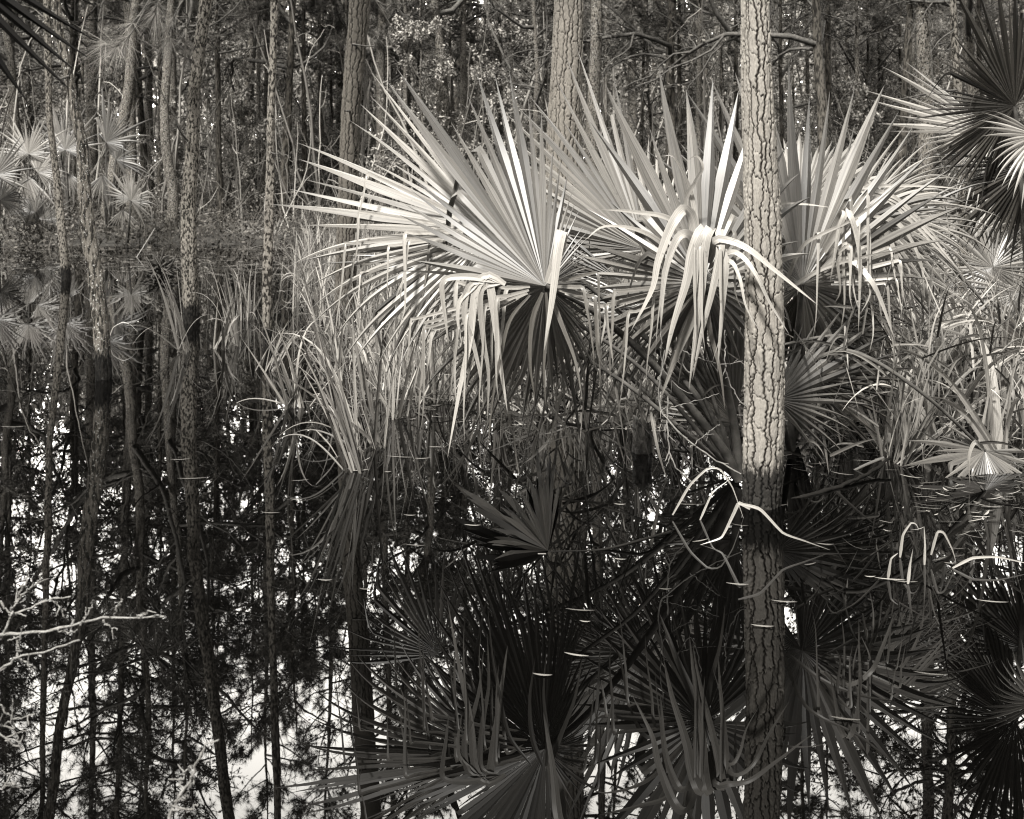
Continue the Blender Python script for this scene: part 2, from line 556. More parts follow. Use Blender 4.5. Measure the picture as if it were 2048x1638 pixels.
BASE_A = W(1475, 968)
pa = palm(BASE_A, 'big palmetto left of the foreground pine with wide fans over the water')
dA = BASE_A[1]
frond(pa, (1090, 572, 6.26),
      [(35, 100, .5, .3), (60, 150, .4, .2), (80, 230, .36, .1), (91, 350, .4, 0), (98, 400, .45, 0), (105, 440, .5, 0),
       (112, 485, .54, 0), (122, 530, .56, 0), (131, 500, .5, 0), (139, 380, .4, 0), (150, 320, .26, .03), (160, 300, .05, .05), (167, 300, -.1, .08),
       (172, 270, .0, .3), (182, 240, .25, 1.0), (195, 250, .4, 1.1), (215, 330, .6, .6), (235, 380, .7, .5), (255, 320, .7, .3),
       (275, 260, .6, .2), (300, 190, .6, .3), (330, 120, .6, .5), (355, 100, .6, .5), (394, 100, .8, .3)],
      M_FROND, stem=[(1478, 960, dA), (1440, 890, 6.9), (1300, 722, 6.65), (1180, 618, 6.4)], sr=(.028, .013), step=4.2, rf=.52, ns=24, kink=.1, tint=(.0, .75),
      label='large fan with sunlit upper half spread left and dark folded lower half',
      strips=[([(1094, 566, .15), (1118, 500, .12), (1124, 462, .02), (1116, 500, -.02), (1104, 600, -.04), (1088, 702, -.05)], 27, 1.),
              ([(1001, 563), (936, 553), (888, 560), (885, 594), (890, 631), (897, 690)], 16, .7),
              ([(1004, 566), (970, 551), (943, 577), (919, 604), (916, 645), (924, 690)], 14, 1.),
              ([(1008, 566), (977, 549), (953, 577), (946, 618), (940, 679), (922, 765), (895, 915)], 17, 1.),
              ([(1011, 568), (981, 556), (984, 594), (991, 645), (1001, 731), (1015, 825)], 18, 1.),
              ([(970, 563), (938, 572), (929, 631), (946, 686), (960, 748), (967, 816)], 14, .7),
              ([(1000, 566), (962, 584), (967, 679), (977, 748), (974, 850)], 13, .6),
              ([(1060, 590), (1020, 640), (1000, 720), (985, 800), (975, 900)], 8, .0),
              ([(1085, 585), (1065, 640), (1060, 720), (1070, 800)], 11, .0),
              ([(1100, 585), (1120, 640), (1150, 720), (1165, 800)], 10, .2),
              ([(1092, 585), (1096, 640), (1088, 730), (1092, 815)], 9, .0)] + hang(1090, 572, 172, 215, 70, 280, 13, 90, 280, 1) + hang(1090, 572, 330, 380, 60, 130, 5, 60, 160, 2, t=(0, .5)))
frond(pa, (985, 464, 6.75),
      [(128, 390, .55), (137, 401, .52), (144, 413, .45), (150, 410, .36), (157, 416, .24), (162, 420, .14), (168, 410, .02), (174, 400, -.1, .05), (179, 390, -.15, .25),
       (186, 400, -.2, .6), (196, 400, -.25, .75), (212, 370, -.3, .7), (232, 300, -.3, .5), (255, 240, -.2, .5), (280, 190, -.2, .4)],
      M_FROND_PALE, stem=[(1470, 955, dA + .1), (1400, 800, 7.0), (1200, 590, 6.95)], sr=(.02, .01), step=4.4, rf=.42, ns=26, tint=(.3, 1.), kink=.06,
      label='bright fan reaching left with drooping lower blades',
      strips=hang(985, 464, 150, 205, 120, 300, 11, 70, 210, 5))
frond(pa, (1290, 500, 7.7),
      [(98, 360, .35), (105, 400, .35), (113, 410, .3), (122, 400, .3), (132, 380, .2), (140, 390, .15), (147, 405, .1),
       (155, 360, .1, .2), (165, 330, .1, .5), (182, 300, .2, .6), (205, 280, .3, .6)],
      M_FROND, stem=[(1478, 955, dA + .15), (1430, 850, 7.3), (1340, 620, 7.5)], sr=(.02, .01), step=4.4, rf=.46, kink=.08, tint=(.3, 1.))
frond(pa, (1315, 500, 8.3),
      [(25, 170, .4, .7), (45, 190, .45, .4), (70, 210, .45), (90, 220, .45), (105, 235, .4), (125, 210, .3, .2), (150, 200, .2, .5)],
      M_FOLD, stem=[(1485, 940, dA + .3), (1400, 700, 7.9)], sr=(.016, .01), step=6.5, rf=.4, tint=(.4, 1.))
frond(pa, (1407, 565, 6.56),
      [(15, 230, .5, .5), (45, 330, .5, .2), (65, 370, .4), (79, 385, .35), (88, 455, .3), (98, 445, .3), (106, 420, .3),
       (115, 440, .3), (128, 330, .35), (145, 260, .4), (160, 250, .6, .1), (175, 245, .8, .1), (190, 240, .8, .1), (205, 245, .8, .15),
       (220, 250, .8, .2), (240, 240, .8, .3), (270, 220, .8, .3), (300, 220, .8, .3), (340, 220, .7, .4)],
      M_FROND, stem=[(1480, 955, dA), (1465, 830, 6.95), (1430, 680, 6.75)], sr=(.026, .013), step=7.6, rf=.5, kink=.08,
      label='tall centre fan whose middle blades bend over and hang down bright',
      strips=[([(1400, 520, .12), (1385, 440, .1), (1369, 418, .04), (1352, 436), (1335, 469), (1315, 527), (1304, 579), (1263, 660)], 26, 1.),
              ([(1400, 525, .1), (1385, 475, .06), (1362, 469), (1342, 504), (1328, 562), (1321, 660)], 20, 1.),
              ([(1405, 520, .1), (1409, 460, .05), (1398, 470), (1383, 510), (1373, 562), (1345, 654), (1328, 730)], 26, 1.),
              ([(1408, 520, .1), (1424, 458, .05), (1414, 468), (1407, 510), (1403, 579), (1393, 657), (1378, 780)], 24, 1.),
              ([(1412, 520, .1), (1436, 460, .05), (1441, 493), (1434, 538), (1421, 596), (1400, 680), (1385, 760)], 20, 1.),
              ([(1415, 525, .1), (1444, 476, .05), (1451, 527), (1448, 579), (1441, 661), (1435, 745)], 18, 1.),
              ([(1412, 525, .1), (1427, 482), (1455, 480), (1496, 497, -.05), (1547, 538, -.08), (1636, 610, -.1)], 17, 1.),
              ([(1420, 535, .1), (1458, 504), (1486, 514, -.05), (1513, 551, -.1), (1540, 606, -.1), (1578, 668, -.1)], 12, .9),
              ([(1420, 545, .1), (1458, 521), (1479, 555, -.05), (1492, 613, -.1), (1518, 660, -.1)], 10, .9),
              ([(1398, 500, .2), (1385, 400, .2), (1366, 345, .15), (1346, 313, .1), (1326, 312, .05)], 14, .9),
              ([(1402, 500, .2), (1372, 410, .2), (1390, 365, .15), (1406, 335, .1), (1394, 312, .1), (1376, 320, .05)], 13, .8),
              ([(1390, 520, .2), (1345, 442, .1), (1270, 424, .05), (1196, 418)], 15, 1.),
              ([(1390, 545, .2), (1300, 470, .1), (1214, 452, .05), (1170, 480)], 14, .8),
              ([(1395, 600, .1), (1380, 650, .1), (1350, 720, .1), (1320, 800, .1)], 18, .3),
              ([(1410, 590, .1), (1420, 660, .1), (1440, 740, .1), (1450, 820, .1)], 12, .1)] + hang(1407, 565, 60, 150, 70, 120, 6, 120, 260, 3) + hang(1407, 565, 165, 205, 90, 220, 6, 80, 200, 4, t=(0, .6)))
frond(pa, (1470, 846, 7.0),
      [(78, 250, .2), (90, 270, .2), (102, 250, .3), (120, 230, .3), (140, 190, .3), (160, 170, .2), (178, 150, .2, .1)],
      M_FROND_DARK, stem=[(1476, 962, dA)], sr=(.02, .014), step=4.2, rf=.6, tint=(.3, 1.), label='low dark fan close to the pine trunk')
frond(pa, (1462, 852, 7.25),
      [(108, 200, .3), (125, 200, .3), (145, 180, .3), (165, 170, .2), (185, 150, .2, .1)],
      M_FROND, stem=[(1474, 960, dA + .1)], sr=(.016, .012), step=4.5, rf=.5)

for hub, ctl, mt, tn in [
    ((1118, 622, 6.8), [(-128, 250, .2, .2), (-105, 270, .1, .1), (-90, 260, .0, .1), (-72, 250, .1, .2), (-50, 220, .2, .4)], 'OLD', (0, .8)),
    ((1010, 640, 7.2), [(-140, 230, .2, .3), (-110, 250, .1, .1), (-85, 240, .0, .1), (-62, 220, .1, .2)], 'OLD', (0, 1.)),
    ((1205, 640, 7.1), [(-135, 240, .2, .3), (-110, 260, .1, .1), (-85, 240, .0, .1), (-60, 220, .1, .3)], 'OLD', (0, .8)),
    ((1345, 620, 7.1), [(-140, 220, .2, .2), (-115, 240, .1, .1), (-90, 230, .0, .1), (-60, 200, .1, .3)], 'OLD', (0, .6)),
    ((1240, 560, 7.3), [(140, 210, .5, .1), (160, 230, .6, .2), (180, 230, .7, .3), (200, 220, .7, .4), (225, 210, .6, .4)], 'DARK', (0, 1)),
    ((1300, 620, 7.0), [(150, 190, .4, .2), (175, 200, .4, .3), (200, 210, .3, .4), (225, 210, .3, .4), (250, 200, .2, .3)], 'FROND', (0, .7)),
    ((880, 520, 7.6), [(170, 240, .1, .6), (200, 250, .1, .9), (230, 230, .1, .7), (260, 210, .1, .4), (290, 190, .1, .4)], 'FROND', (0, .8))]:
    frond(pa, hub, ctl, {'OLD': M_OLD, 'DARK': M_FROND_DARK, 'FROND': M_FROND}[mt], stem=[(1474, 958, dA + .1), (mix(1474, hub[0], .5), mix(958, hub[1], .62), mix(dA, hub[2], .5))],
          sr=(.014, .009), step=5.6, rf=.25 if mt == 'OLD' else .4, ns=20, jit=.16, kink=.12, tint=tn, wscale=.85)

BASE_B = W(1582, 905)
pb = palm(BASE_B, 'palmetto right behind the foreground pine with tall upright blades')
dB = BASE_B[1]
frond(pb, (1605, 569, 7.33),
      [(-80, 240, .7, .2), (-60, 240, .8, .2), (-40, 220, .8, .2), (-20, 240, .7, .4), (0, 290, .5, .6), (20, 340, .3, .4), (38, 385, .2, .1),
       (51, 390, .2), (60, 400, .25), (71, 420, .3), (85, 420, .3), (94, 500, .3), (100, 480, .35), (115, 420, .4), (135, 350, .4, .1),
       (160, 300, .4, .4), (185, 260, .5, .5), (235, 230, .6, .3)],
      M_FROND, stem=[(1582, 900, dB), (1585, 760, 7.6)], sr=(.026, .012), step=6.4, rf=.48, kink=.1,
      strips=[([(1650, 500, .2), (1684, 428, .1), (1689, 430), (1679, 455), (1669, 513), (1660, 565)], 17, 1.),
              ([(1650, 505, .2), (1690, 424, .1), (1700, 430), (1712, 465), (1720, 527), (1717, 665)], 15, 1.),
              ([(1640, 530, .2), (1700, 520, .1), (1741, 560), (1763, 604), (1790, 680)], 15, 1.),
              ([(1560, 500, .1), (1553, 415, .05), (1600, 408), (1664, 415)], 9, 1.),
              ([(1560, 600, .1), (1600, 500, .05), (1640, 470), (1720, 430), (1830, 340)], 9, .6),
              ([(1575, 580, .1), (1640, 540, .05), (1720, 515), (1800, 500)], 10, .6)] + hang(1605, 569, 0, 75, 80, 200, 12, 80, 230, 6) + hang(1605, 569, 30, 70, 150, 230, 4, 100, 200, 7))
frond(pb, (1600, 420, 8.4),
      [(0, 190, .5, .3), (15, 200, .5, .2), (30, 195, .5, .1), (50, 170, .55), (70, 150, .6), (100, 140, .6)],
      M_FROND_PALE, stem=[(1584, 880, dB + .1), (1590, 600, 8.1)], sr=(.018, .01), step=4., rf=.8, tint=(.4, .9))
frond(pb, (1730, 415, 8.1),
      [(-125, 170, -.2, .3), (-85, 200, -.3, .4), (-60, 220, -.35, .5), (-35, 240, -.25, .7), (-10, 255, -.1, .8), (10, 265, .1, .8), (30, 235, .3, .7), (60, 160, .5, .5)],
      M_FROND_PALE, stem=[(1590, 880, dB + .2), (1640, 600, 7.9)], sr=(.018, .01), step=5., rf=.34, ns=24, tint=(.4, 1.), kink=.15,
      strips=[([(1715, 372), (1790, 395), (1850, 450), (1905, 510)], 10, 1.), ([(1737, 362), (1830, 450), (1908, 533)], 9, 1.),
              ([(1723, 383), (1792, 403), (1860, 470), (1922, 547)], 10, 1.), ([(1700, 380), (1760, 372), (1850, 372), (1930, 378)], 8, .8),
              ([(1740, 430), (1800, 450), (1840, 520), (1850, 600)], 11, .9), ([(1745, 450), (1775, 470), (1800, 540), (1806, 620)], 11, 1.)])
frond(pb, (1735, 500, 8.5),
      [(-120, 180, -.2, .3), (-80, 200, -.3, .4), (-50, 220, -.3, .5), (-20, 230, -.1, .7), (5, 220, .1, .8), (35, 180, .3, .7)],
      M_FROND_PALE, stem=[(1590, 880, dB + .3), (1660, 640, 8.3)], sr=(.018, .01), step=6., rf=.34, ns=22, tint=(.4, 1.))
frond(pb, (1552, 800, 7.15),
      [(-50, 170, .3, .3), (-20, 200, .35, .3), (0, 230, .4, .2), (15, 260, .4, .2), (30, 270, .4, .1), (45, 250, .5, .1), (62, 200, .6, .1)],
      M_FROND, stem=[(1580, 902, dB - .1)], sr=(.02, .014), step=7., rf=.34, jit=.1, tint=(0, .6), kink=.1)
frond(pb, (1600, 585, 7.8),
      [(-130, 260, .5, .1), (-110, 280, .5, .1), (-90, 290, .5, .1), (-70, 280, .5, .1), (-50, 250, .5, .2)],
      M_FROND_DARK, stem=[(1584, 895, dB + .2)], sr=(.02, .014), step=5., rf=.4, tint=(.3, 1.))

for hub, ctl, mt, tn in [
    ((1700, 600, 7.9), [(-130, 210, .2, .2), (-100, 240, .1, .2), (-75, 240, .0, .3), (-45, 240, .1, .6), (-20, 240, .1, .8)], 'OLD', (0, .9)),
    ((1660, 470, 8.0), [(-20, 230, .2, .9), (5, 260, .1, 1.), (30, 270, .1, .8), (55, 240, .2, .3), (80, 220, .3, 0)], 'FROND', (.2, 1)),
    ((1800, 440, 8.6), [(-110, 170, .2, .2), (-70, 190, .1, .5), (-35, 200, 0, .9), (0, 190, 0, 1.), (40, 170, .1, .5)], 'FROND', (.2, 1)),
    ((1640, 660, 7.6), [(-60, 200, .3, .2), (-30, 220, .3, .3), (0, 240, .3, .3), (25, 240, .3, .2), (50, 200, .4, .1)], 'DARK', (0, 1)),
    ((1615, 760, 7.4), [(-50, 190, .2, .2), (-25, 210, .2, .2), (0, 230, .2, .3), (20, 210, .3, .2)], 'DARK', (0, 1)),
    ((1760, 520, 8.2), [(-120, 220, .1, .1), (-95, 250, .0, .1), (-70, 240, .0, .3), (-40, 220, .0, .7)], 'OLD', (.2, 1))]:
    frond(pb, hub, ctl, {'OLD': M_OLD, 'DARK': M_FROND_DARK, 'FROND': M_FROND}[mt], stem=[(1584, 898, dB + .1), (mix(1584, hub[0], .4), mix(898, hub[1], .62), mix(dB, hub[2], .5))],
          sr=(.014, .009), step=6., rf=.25 if mt == 'OLD' else .4, ns=20, jit=.16, kink=.12, tint=tn, wscale=.85)

# low fan reaching out at the end of a long arching stalk
pc = palm(W(1968, 960), 'low small palmetto fan drooping to the water at the right edge')
frond(pc, (1970, 901, 7.25),
      [(145, 90, 0, .2), (165, 130, .0, .2), (185, 170, -.2, .1), (200, 165, -.5), (215, 125, -.7), (240, 95, -.7), (275, 95, -.6), (310, 115, -.4), (335, 125, -.2), (360, 110, 0)],
      M_FROND, stem=[(1560, 760, 7.35), (1660, 706, 7.3), (1730, 712, 7.2), (1850, 790, 7.15)], sr=(.014, .009), step=8., rf=.4, jit=.2, tint=(0, .7), kink=.15,
      strips=[([(1968, 900), (1950, 885, -.1), (1938, 915, -.15), (1940, 970, -.15)], 11, .5)])

# tall palm at the right edge: shaded upper fan and bright lower fans
pdm = palm(np.array([3.62, 9.3, 0.0]), 'tall palmetto cut by the right edge with dark upper fan')
frond(pdm, (2030, 212, 9.0),
      [(60, 360, -.4), (85, 340, -.5), (105, 310, -.5), (122, 280, -.4), (137, 230, -.3), (150, 190, -.1), (165, 180, .1), (180, 170, .2), (200, 160, .4, .1),
       (225, 200, .6, .2), (250, 230, .6, .2), (280, 250, .6, .2)],
      M_FROND_DARK, stem=[(2062, 880, 9.3), (2052, 500, 9.2)], sr=(.03, .014), step=4., rf=.5, jit=.18, kink=.1, label='dark shaded fan pointing up')  # shade of the backlit fan is put into its darker leaf colour
frond(pdm, (1985, 262, 9.5),
      [(138, 200, .2), (155, 235, .1), (165, 235, .08), (180, 190, 0), (195, 160, -.2, .4), (215, 150, -.3, .6), (245, 150, -.3, .6), (280, 140, -.2, .6)],
      M_FROND_PALE, stem=[(2060, 870, 9.5), (2045, 450, 9.5)], sr=(.02, .012), step=4.6, rf=.5, jit=.08, label='bright fan spread to the left')
frond(pdm, (2075, 270, 8.8),
      [(150, 110, -.1, .3), (180, 130, -.2, .3), (205, 130, -.35, .4), (230, 130, -.4, .5), (260, 140, -.4, .4), (290, 140, -.3, .4)],
      M_FROND_PALE, stem=[(2064, 860, 9.3), (2070, 480, 9.0)], sr=(.02, .012), step=7., rf=.45, jit=.08)
frond(pdm, (2060, 330, 9.2),
      [(170, 170, .3, .2), (195, 190, .4, .3), (220, 200, .5, .3), (250, 210, .5, .3), (280, 200, .5, .3)],
      M_FROND_DARK, stem=[(2062, 870, 9.4)], sr=(.02, .012), step=5., rf=.5, jit=.08)
pe = palm(W(1992, 700), 'palmetto with a round starburst fan beside the slim right trunk')
frond(pe, (1985, 535, 11.0), [(-40, 120, .1, .2), (0, 125, .1, .2), (40, 115, .2), (80, 120, .3), (120, 150, .3), (150, 140, .2), (180, 120, .1, .1), (210, 110, 0, .1), (250, 115, -.1), (285, 120, -.1), (318, 120, 0, .1)],
      M_FROND, stem=[(1992, 690, 11.9), (1988, 600, 11.6)], sr=(.015, .01), step=8., rf=.3, jit=.1)
frond(pe, (1950, 475, 12.0), [(20, 90, .4), (60, 100, .5), (100, 100, .5), (140, 100, .4), (170, 100, .3), (200, 110, .2, .3), (240, 100, .2, .3)],
      M_FROND_PALE, stem=[(1990, 692, 12.2), (1980, 560, 12.2)], sr=(.015, .01), step=6., rf=.75)
frond(pe, (1888, 606, 10.8), [(195, 120, -.2, .7), (225, 100, -.3, .4), (250, 95, -.3, .2), (270, 100, -.3, .1), (290, 95, -.3, .2), (320, 90, -.2, .5)],
      M_FROND_PALE, stem=[(2060, 640, 11.4), (1960, 606, 11.0)], sr=(.012, .009), step=6., rf=.7, tint=(.7, 1.), label='pale withered fan folded over its stalk')
frond(pe, (2040, 585, 10.6), [(150, 150, .2, .2), (175, 150, .1, .4), (200, 150, 0, .6), (230, 150, 0, .5), (265, 150, 0, .4)],
      M_FROND, stem=[(2010, 700, 11.7)], sr=(.012, .009), step=7., rf=.4)
pf = palm(W(2060, 830), 'palmetto fans leaning in low over the marsh from the right edge')
frond(pf, (2070, 700, 8.8), [(110, 150, .3), (140, 160, .2), (165, 160, .1, .2), (190, 150, 0, .4), (220, 140, 0, .4), (250, 130, 0, .3)],
      M_FROND_DARK, stem=[(2062, 822, WD(830))], sr=(.014, .01), step=6., rf=.4)

# dead fan broken down into the water
pg = palm(W(1330, 1062), 'dead dark palmetto fan broken down onto the water', name='dead_palmetto_fan')
mb = MB()
fan(mb, (1096, 1101, 5.70), [(80, 100, .05), (92, 140, .07), (104, 140, .07), (112, 80, .05), (122, 100, .05), (135, 120, .06), (146, 140, .08), (156, 150, .1), (166, 125, .1), (180, 120, .05), (192, 90, .02)],
    step=2.8, rf=.62, fold=.6, jit=.24, wscale=1.1, tint=(0, 1), flat=True)
part(pg, 'frond', mb, M_DEAD_SHADE)
mb = MB()
stalk(mb, [(1340, 1064, WD(1066)), (1290, 1078, 5.78), (1200, 1100, 5.72), (1096, 1104, 5.7)], .007, .006)
part(pg, 'stalk', mb, M_DEAD_SHADE)
mb = MB()
strip(mb, [(1092, 1108), (1040, 1112), (975, 1116)], 5.66, 6, .4)  # pale strip standing in for the highlight along the water edge
part(pg, 'water_edge_glint', mb, M_DRY_GLINT)

# near fan hanging into the top left corner
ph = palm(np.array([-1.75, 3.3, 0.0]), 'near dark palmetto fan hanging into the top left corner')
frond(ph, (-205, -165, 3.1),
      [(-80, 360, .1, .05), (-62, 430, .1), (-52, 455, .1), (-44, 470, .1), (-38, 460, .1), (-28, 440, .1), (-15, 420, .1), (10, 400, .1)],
      M_DEAD_SHADE, stem=[(-440, 1400, 3.3), (-380, 400, 3.2)], sr=(.02, .012), step=4.6, rf=.4, jit=.07, wscale=1.8, tint=(.0, .5))  # backlit shade of this near fan is put into its near-black colour

# palms of the far bank, left
def far_palm(hubs, d, base, label, mat=M_FROND, group=None):
    r = palm(base, label, group=group)
    for (u, v, R, typ) in hubs:
        d2 = d + random.uniform(-.4, .4)
        if typ == 'up':
            ctl = [(-30, R * .8, .1, .4), (0, R * .9, .1, .3), (40, R, .2), (90, R * 1.05, .3), (140, R, .2), (180, R * .9, .1, .3), (210, R * .8, .1, .4)]
        elif typ == 'hang':
            ctl = [(-140, R, -.1, .2), (-110, R * 1.1, -.1), (-90, R * 1.1, -.1), (-60, R, -.1), (-35, R * .9, -.1, .3)]
        elif typ == 'right':
            ctl = [(-60, R * .9, .1, .6), (-20, R, 0, .8), (10, R, 0, .7), (45, R, .1, .3), (90, R, .2), (130, R * .8, .2)]
        else:
            ctl = [(50, R * .8, .2), (90, R, .2), (135, R, .1, .3), (170, R, 0, .7), (200, R, 0, .8), (240, R * .9, .1, .6)]
        bu = base[0] / base[1] * F + UC
        bv = VH + (HC - base[2]) / base[1] * F
        frond(r, (u, v, d2), ctl, mat, stem=[(bu, bv, base[1]), (mix(bu, u, .5), mix(bv, v, .5), d2)], sr=(.03, .02), step=8., rf=.42, ns=12, tint=(.0, .8), jit=.22, kink=.2)
    return r


def gpt(u, d, h=0.):
    x = (u - UC) / F * d
    return np.array([x, d, max(float(ground_z(np.array(x), np.array(d))), -.05) + h])


far_palm([(57, 308, 78, 'up'), (55, 352, 75, 'hang'), (18, 350, 60, 'left'), (75, 345, 70, 'right')], 33, gpt(62, 33), 'far left palmetto with a round fan over hanging blades', M_FROND_PALE)
far_palm([(85, 440, 62, 'up'), (70, 425, 55, 'left')], 31, gpt(85, 31), 'dark low palmetto on the far left bank')
far_palm([(130, 300, 80, 'up'), (120, 290, 70, 'left'), (135, 345, 60, 'hang')], 35, gpt(140, 35), 'palmetto behind the thin leaning lichen trunk')
far_palm([(212, 285, 78, 'right'), (232, 320, 62, 'right'), (205, 350, 60, 'hang')], 32, gpt(215, 32), 'bushy palmetto right of the pale flared trunk')
far_palm([(262, 398, 55, 'up'), (262, 402, 58, 'right'), (245, 420, 42, 'hang')], 30, gpt(255, 30), 'small palmetto with bright drooping blades on the far bank', M_FROND_PALE)
far_palm([(0, 400, 70, 'right'), (-10, 350, 80, 'up')], 30, gpt(0, 30), 'palmetto cut by the left edge on the far bank')
far_palm([(498, 472, 36, 'up'), (545, 480, 34, 'right'), (480, 478, 34, 'left')], 33, gpt(510, 33), 'little palmetto sprouting before the dark woods', M_FROND_PALE)
far_palm([(1840, 470, 60, 'left'), (1870, 480, 60, 'up')], 17, W(1860, 600), 'palmetto in the marsh left of the slim right trunk')

# ------------------------------------------------------------------ reeds
def reed_blades(mb, base, n, h, spread, lean=(0, 0), r=None, w=.008, ns=9, bend=.9, tint=(.0, 1.), mi=0, mess=.28):
    """n blades from points around base (n,3 or 3)"""
    r = r or rng
    B = np.broadcast_to(base, (n, 3)).copy()
    B[:, :2] += r.normal(0, spread, (n, 2))
    az = r.uniform(0, 2 * np.pi, n)
    tilt = np.abs(r.normal(0, mess, n)) + .03
    D = np.stack([np.cos(az) * np.sin(tilt) + lean[0], np.sin(az) * np.sin(tilt) + lean[1], np.cos(tilt)], -1)
    D = nrm(D)
    out = nrm(np.stack([D[:, 0], D[:, 1], np.zeros(n)], -1) + 1e-6)
    L = h * r.uniform(.55, 1.15, n)
    bd = bend * r.gamma(1.2, .6, n)
    s = np.linspace(0, 1, ns)
    C = np.zeros((n, ns, 3)); C[:, 0] = B
    cur = D.copy()
    for i in range(1, ns):
        cur = nrm(cur + (out * .5 + np.array([0, 0, -1.]) * .9) * (bd * s[i] ** 2 * 2.2 / ns)[:, None])
        C[:, i] = C[:, i - 1] + cur * (L / (ns - 1))[:, None]
    # flat side of the blade turned at random
    a0 = nrm(np.cross(D, np.stack([np.cos(az * 3.1), np.sin(az * 3.1), np.zeros(n)], -1)) + 1e-6)
    hw = (w * r.uniform(.6, 1.3, n))[:, None] * (np.clip(.7 + s * 2, 0, 1) * (1 - s ** 2.2))[None] + .0006
    ribbons(mb, C, np.repeat(a0[:, None], ns, 1), hw, hw * .25, r.uniform(tint[0], tint[1], n), mi)


def in_poly(p, poly):
    x, y = p[:, 0], p[:, 1]
    c = np.zeros(len(p), bool)
    j = len(poly) - 1
    for i in range(len(poly)):
        xi, yi = poly[i]; xj, yj = poly[j]
        hit = ((yi > y) != (yj > y)) & (x < (xj - xi) * (y - yi) / (yj - yi + 1e-9) + xi)
        c ^= hit
        j = i
    return c


def sample_poly(poly, n):
    poly = np.array(poly, float)
    lo, hi = poly.min(0), poly.max(0)
    out = np.zeros((0, 2))
    while len(out) < n:
        q = rng.uniform(lo, hi, (n * 2, 2))
        out = np.vstack([out, q[in_poly(q, poly)]])
    return out[:n]


mb = MB()
BEDS = [([(580, 520), (1470, 520), (1470, 800), (1250, 830), (1000, 815), (760, 790), (640, 700), (590, 620)], 2600, .6, .0095),
        ([(1570, 560), (2050, 560), (2050, 860), (1800, 840), (1570, 830)], 1300, .8, .021),
        ([(590, 440), (1500, 440), (1500, 540), (590, 540)], 1500, .8, .012)]
for poly, n, h, w in BEDS:
    uv = sample_poly(poly, n)
    b = np.array([W(u, v) if v > 478 else gpt(u, WD(478) + (478 - v) * .15) for u, v in uv])
    dd = b[:, 1]
    reed_blades(mb, b, n, h, .03, w=w, bend=1.1, mess=.34)
    k = n // 4
    j = rng.integers(0, n, k)
    reed_blades(mb, b[j], k, h * .9, .05, w=w * .7, bend=2.2, mess=1.0, tint=(0, .8))
o = link('marsh_grass', mb.mesh('marsh_grass', M_REED))
tag(o, 'dense bed of pale marsh grass standing in the water', 'grass', kind='stuff')

# individual clumps at the edge of the bed; (u, v of the waterline, blades, height px, lean, label)
CL = [(718, 942, 14, 330, (-.28, .0), 'tall reed clump nearest the camera, left of the big fan'),
      (748, 896, 12, 300, (-.16, 0), 'reed clump just behind the nearest one at the bed edge'),
      (790, 835, 14, 240, (-.1, 0), 'reed clump under the drooping tips of the big fan'),
      (590, 815, 12, 210, (-.22, 0), 'reed clump standing alone left of the bed, above its dark reflection'),
      (668, 760, 16, 220, (-.2, 0), 'reed clump at the left shoulder of the grass bed'),
      (540, 742, 12, 120, (.3, 0), 'reed clump round the foot of the thin straight trunk'),
      (365, 703, 9, 190, (-.3, 0), 'reed clump with one long arched blade before the second pine'),
      (470, 690, 14, 170, (-.1, 0), 'reed clump right of the second pine in open water'),
      (495, 640, 12, 140, (0, 0), 'reed clump behind others, left of the thin straight trunk'),
      (440, 700, 8, 120, (.2, 0), 'short reed clump with blades leaning over the water'),
      (850, 805, 14, 220, (0, 0), 'reed clump below the hanging blades of the big fan'),
      (900, 800, 14, 210, (.1, 0), 'reed clump in the middle front of the bed'),
      (985, 815, 14, 200, (.0, 0), 'reed clump below the hub of the big fan'),
      (1080, 830, 12, 200, (-.1, 0), 'reed clump before the broad second trunk'),
      (1165, 845, 14, 190, (.1, 0), 'reed clump right of the broad second trunk'),
      (1240, 850, 10, 170, (.1, 0), 'reed clump left of the short black stump'),
      (1330, 860, 10, 170, (.2, 0), 'reed clump under the centre fan'),
      (1800, 925, 18, 250, (.15, 0), 'dark based reed clump before the low right fan'),
      (1775, 880, 14, 320, (-.1, 0), 'tall reed clump right of the foreground pine'),
      (1900, 850, 16, 260, (.2, 0), 'reed clump behind the low right fan'),
      (1690, 850, 14, 220, (.1, 0), 'reed clump in shade right of the pine'),
      (2010, 850, 16, 300, (-.1, 0), 'tall reed clump near the right edge'),
      (1940, 790, 14, 230, (.1, 0), 'reed clump below the slim right trunk'),
      (1850, 780, 16, 240, (-.1, 0), 'reed clump left of the slim right trunk'),
      (1735, 790, 14, 230, (.0, 0), 'reed clump between pine and slim trunk'),
      (2040, 760, 16, 280, (-.2, 0), 'reed clump cut by the right edge'),
      (1640, 800, 12, 190, (.2, 0), 'reed clump close behind the foreground pine')]
for u, v, n, hp, lean, lab in CL:
    b = W(u, v)
    mbc = MB()
    near = u == 718
    reed_blades(mbc, np.zeros(3), n, hp * b[1] / F, .03 if near else .045, lean, w=.007 if near else .011, ns=14, bend=.6 if near else .75, tint=(.0, .5) if near else (.1, .72), mess=.12 if near else .28)
    reed_blades(mbc, np.zeros(3), n // 2, hp * .8 * b[1] / F, .05, lean, w=.006, ns=14, bend=1.8, tint=(.0, .8), mess=.8)
    o = link('reed_clump', mbc.mesh('reed_clump', M_REED), None, b)
    tag(o, lab, 'reeds', 'reed clumps standing in the water')

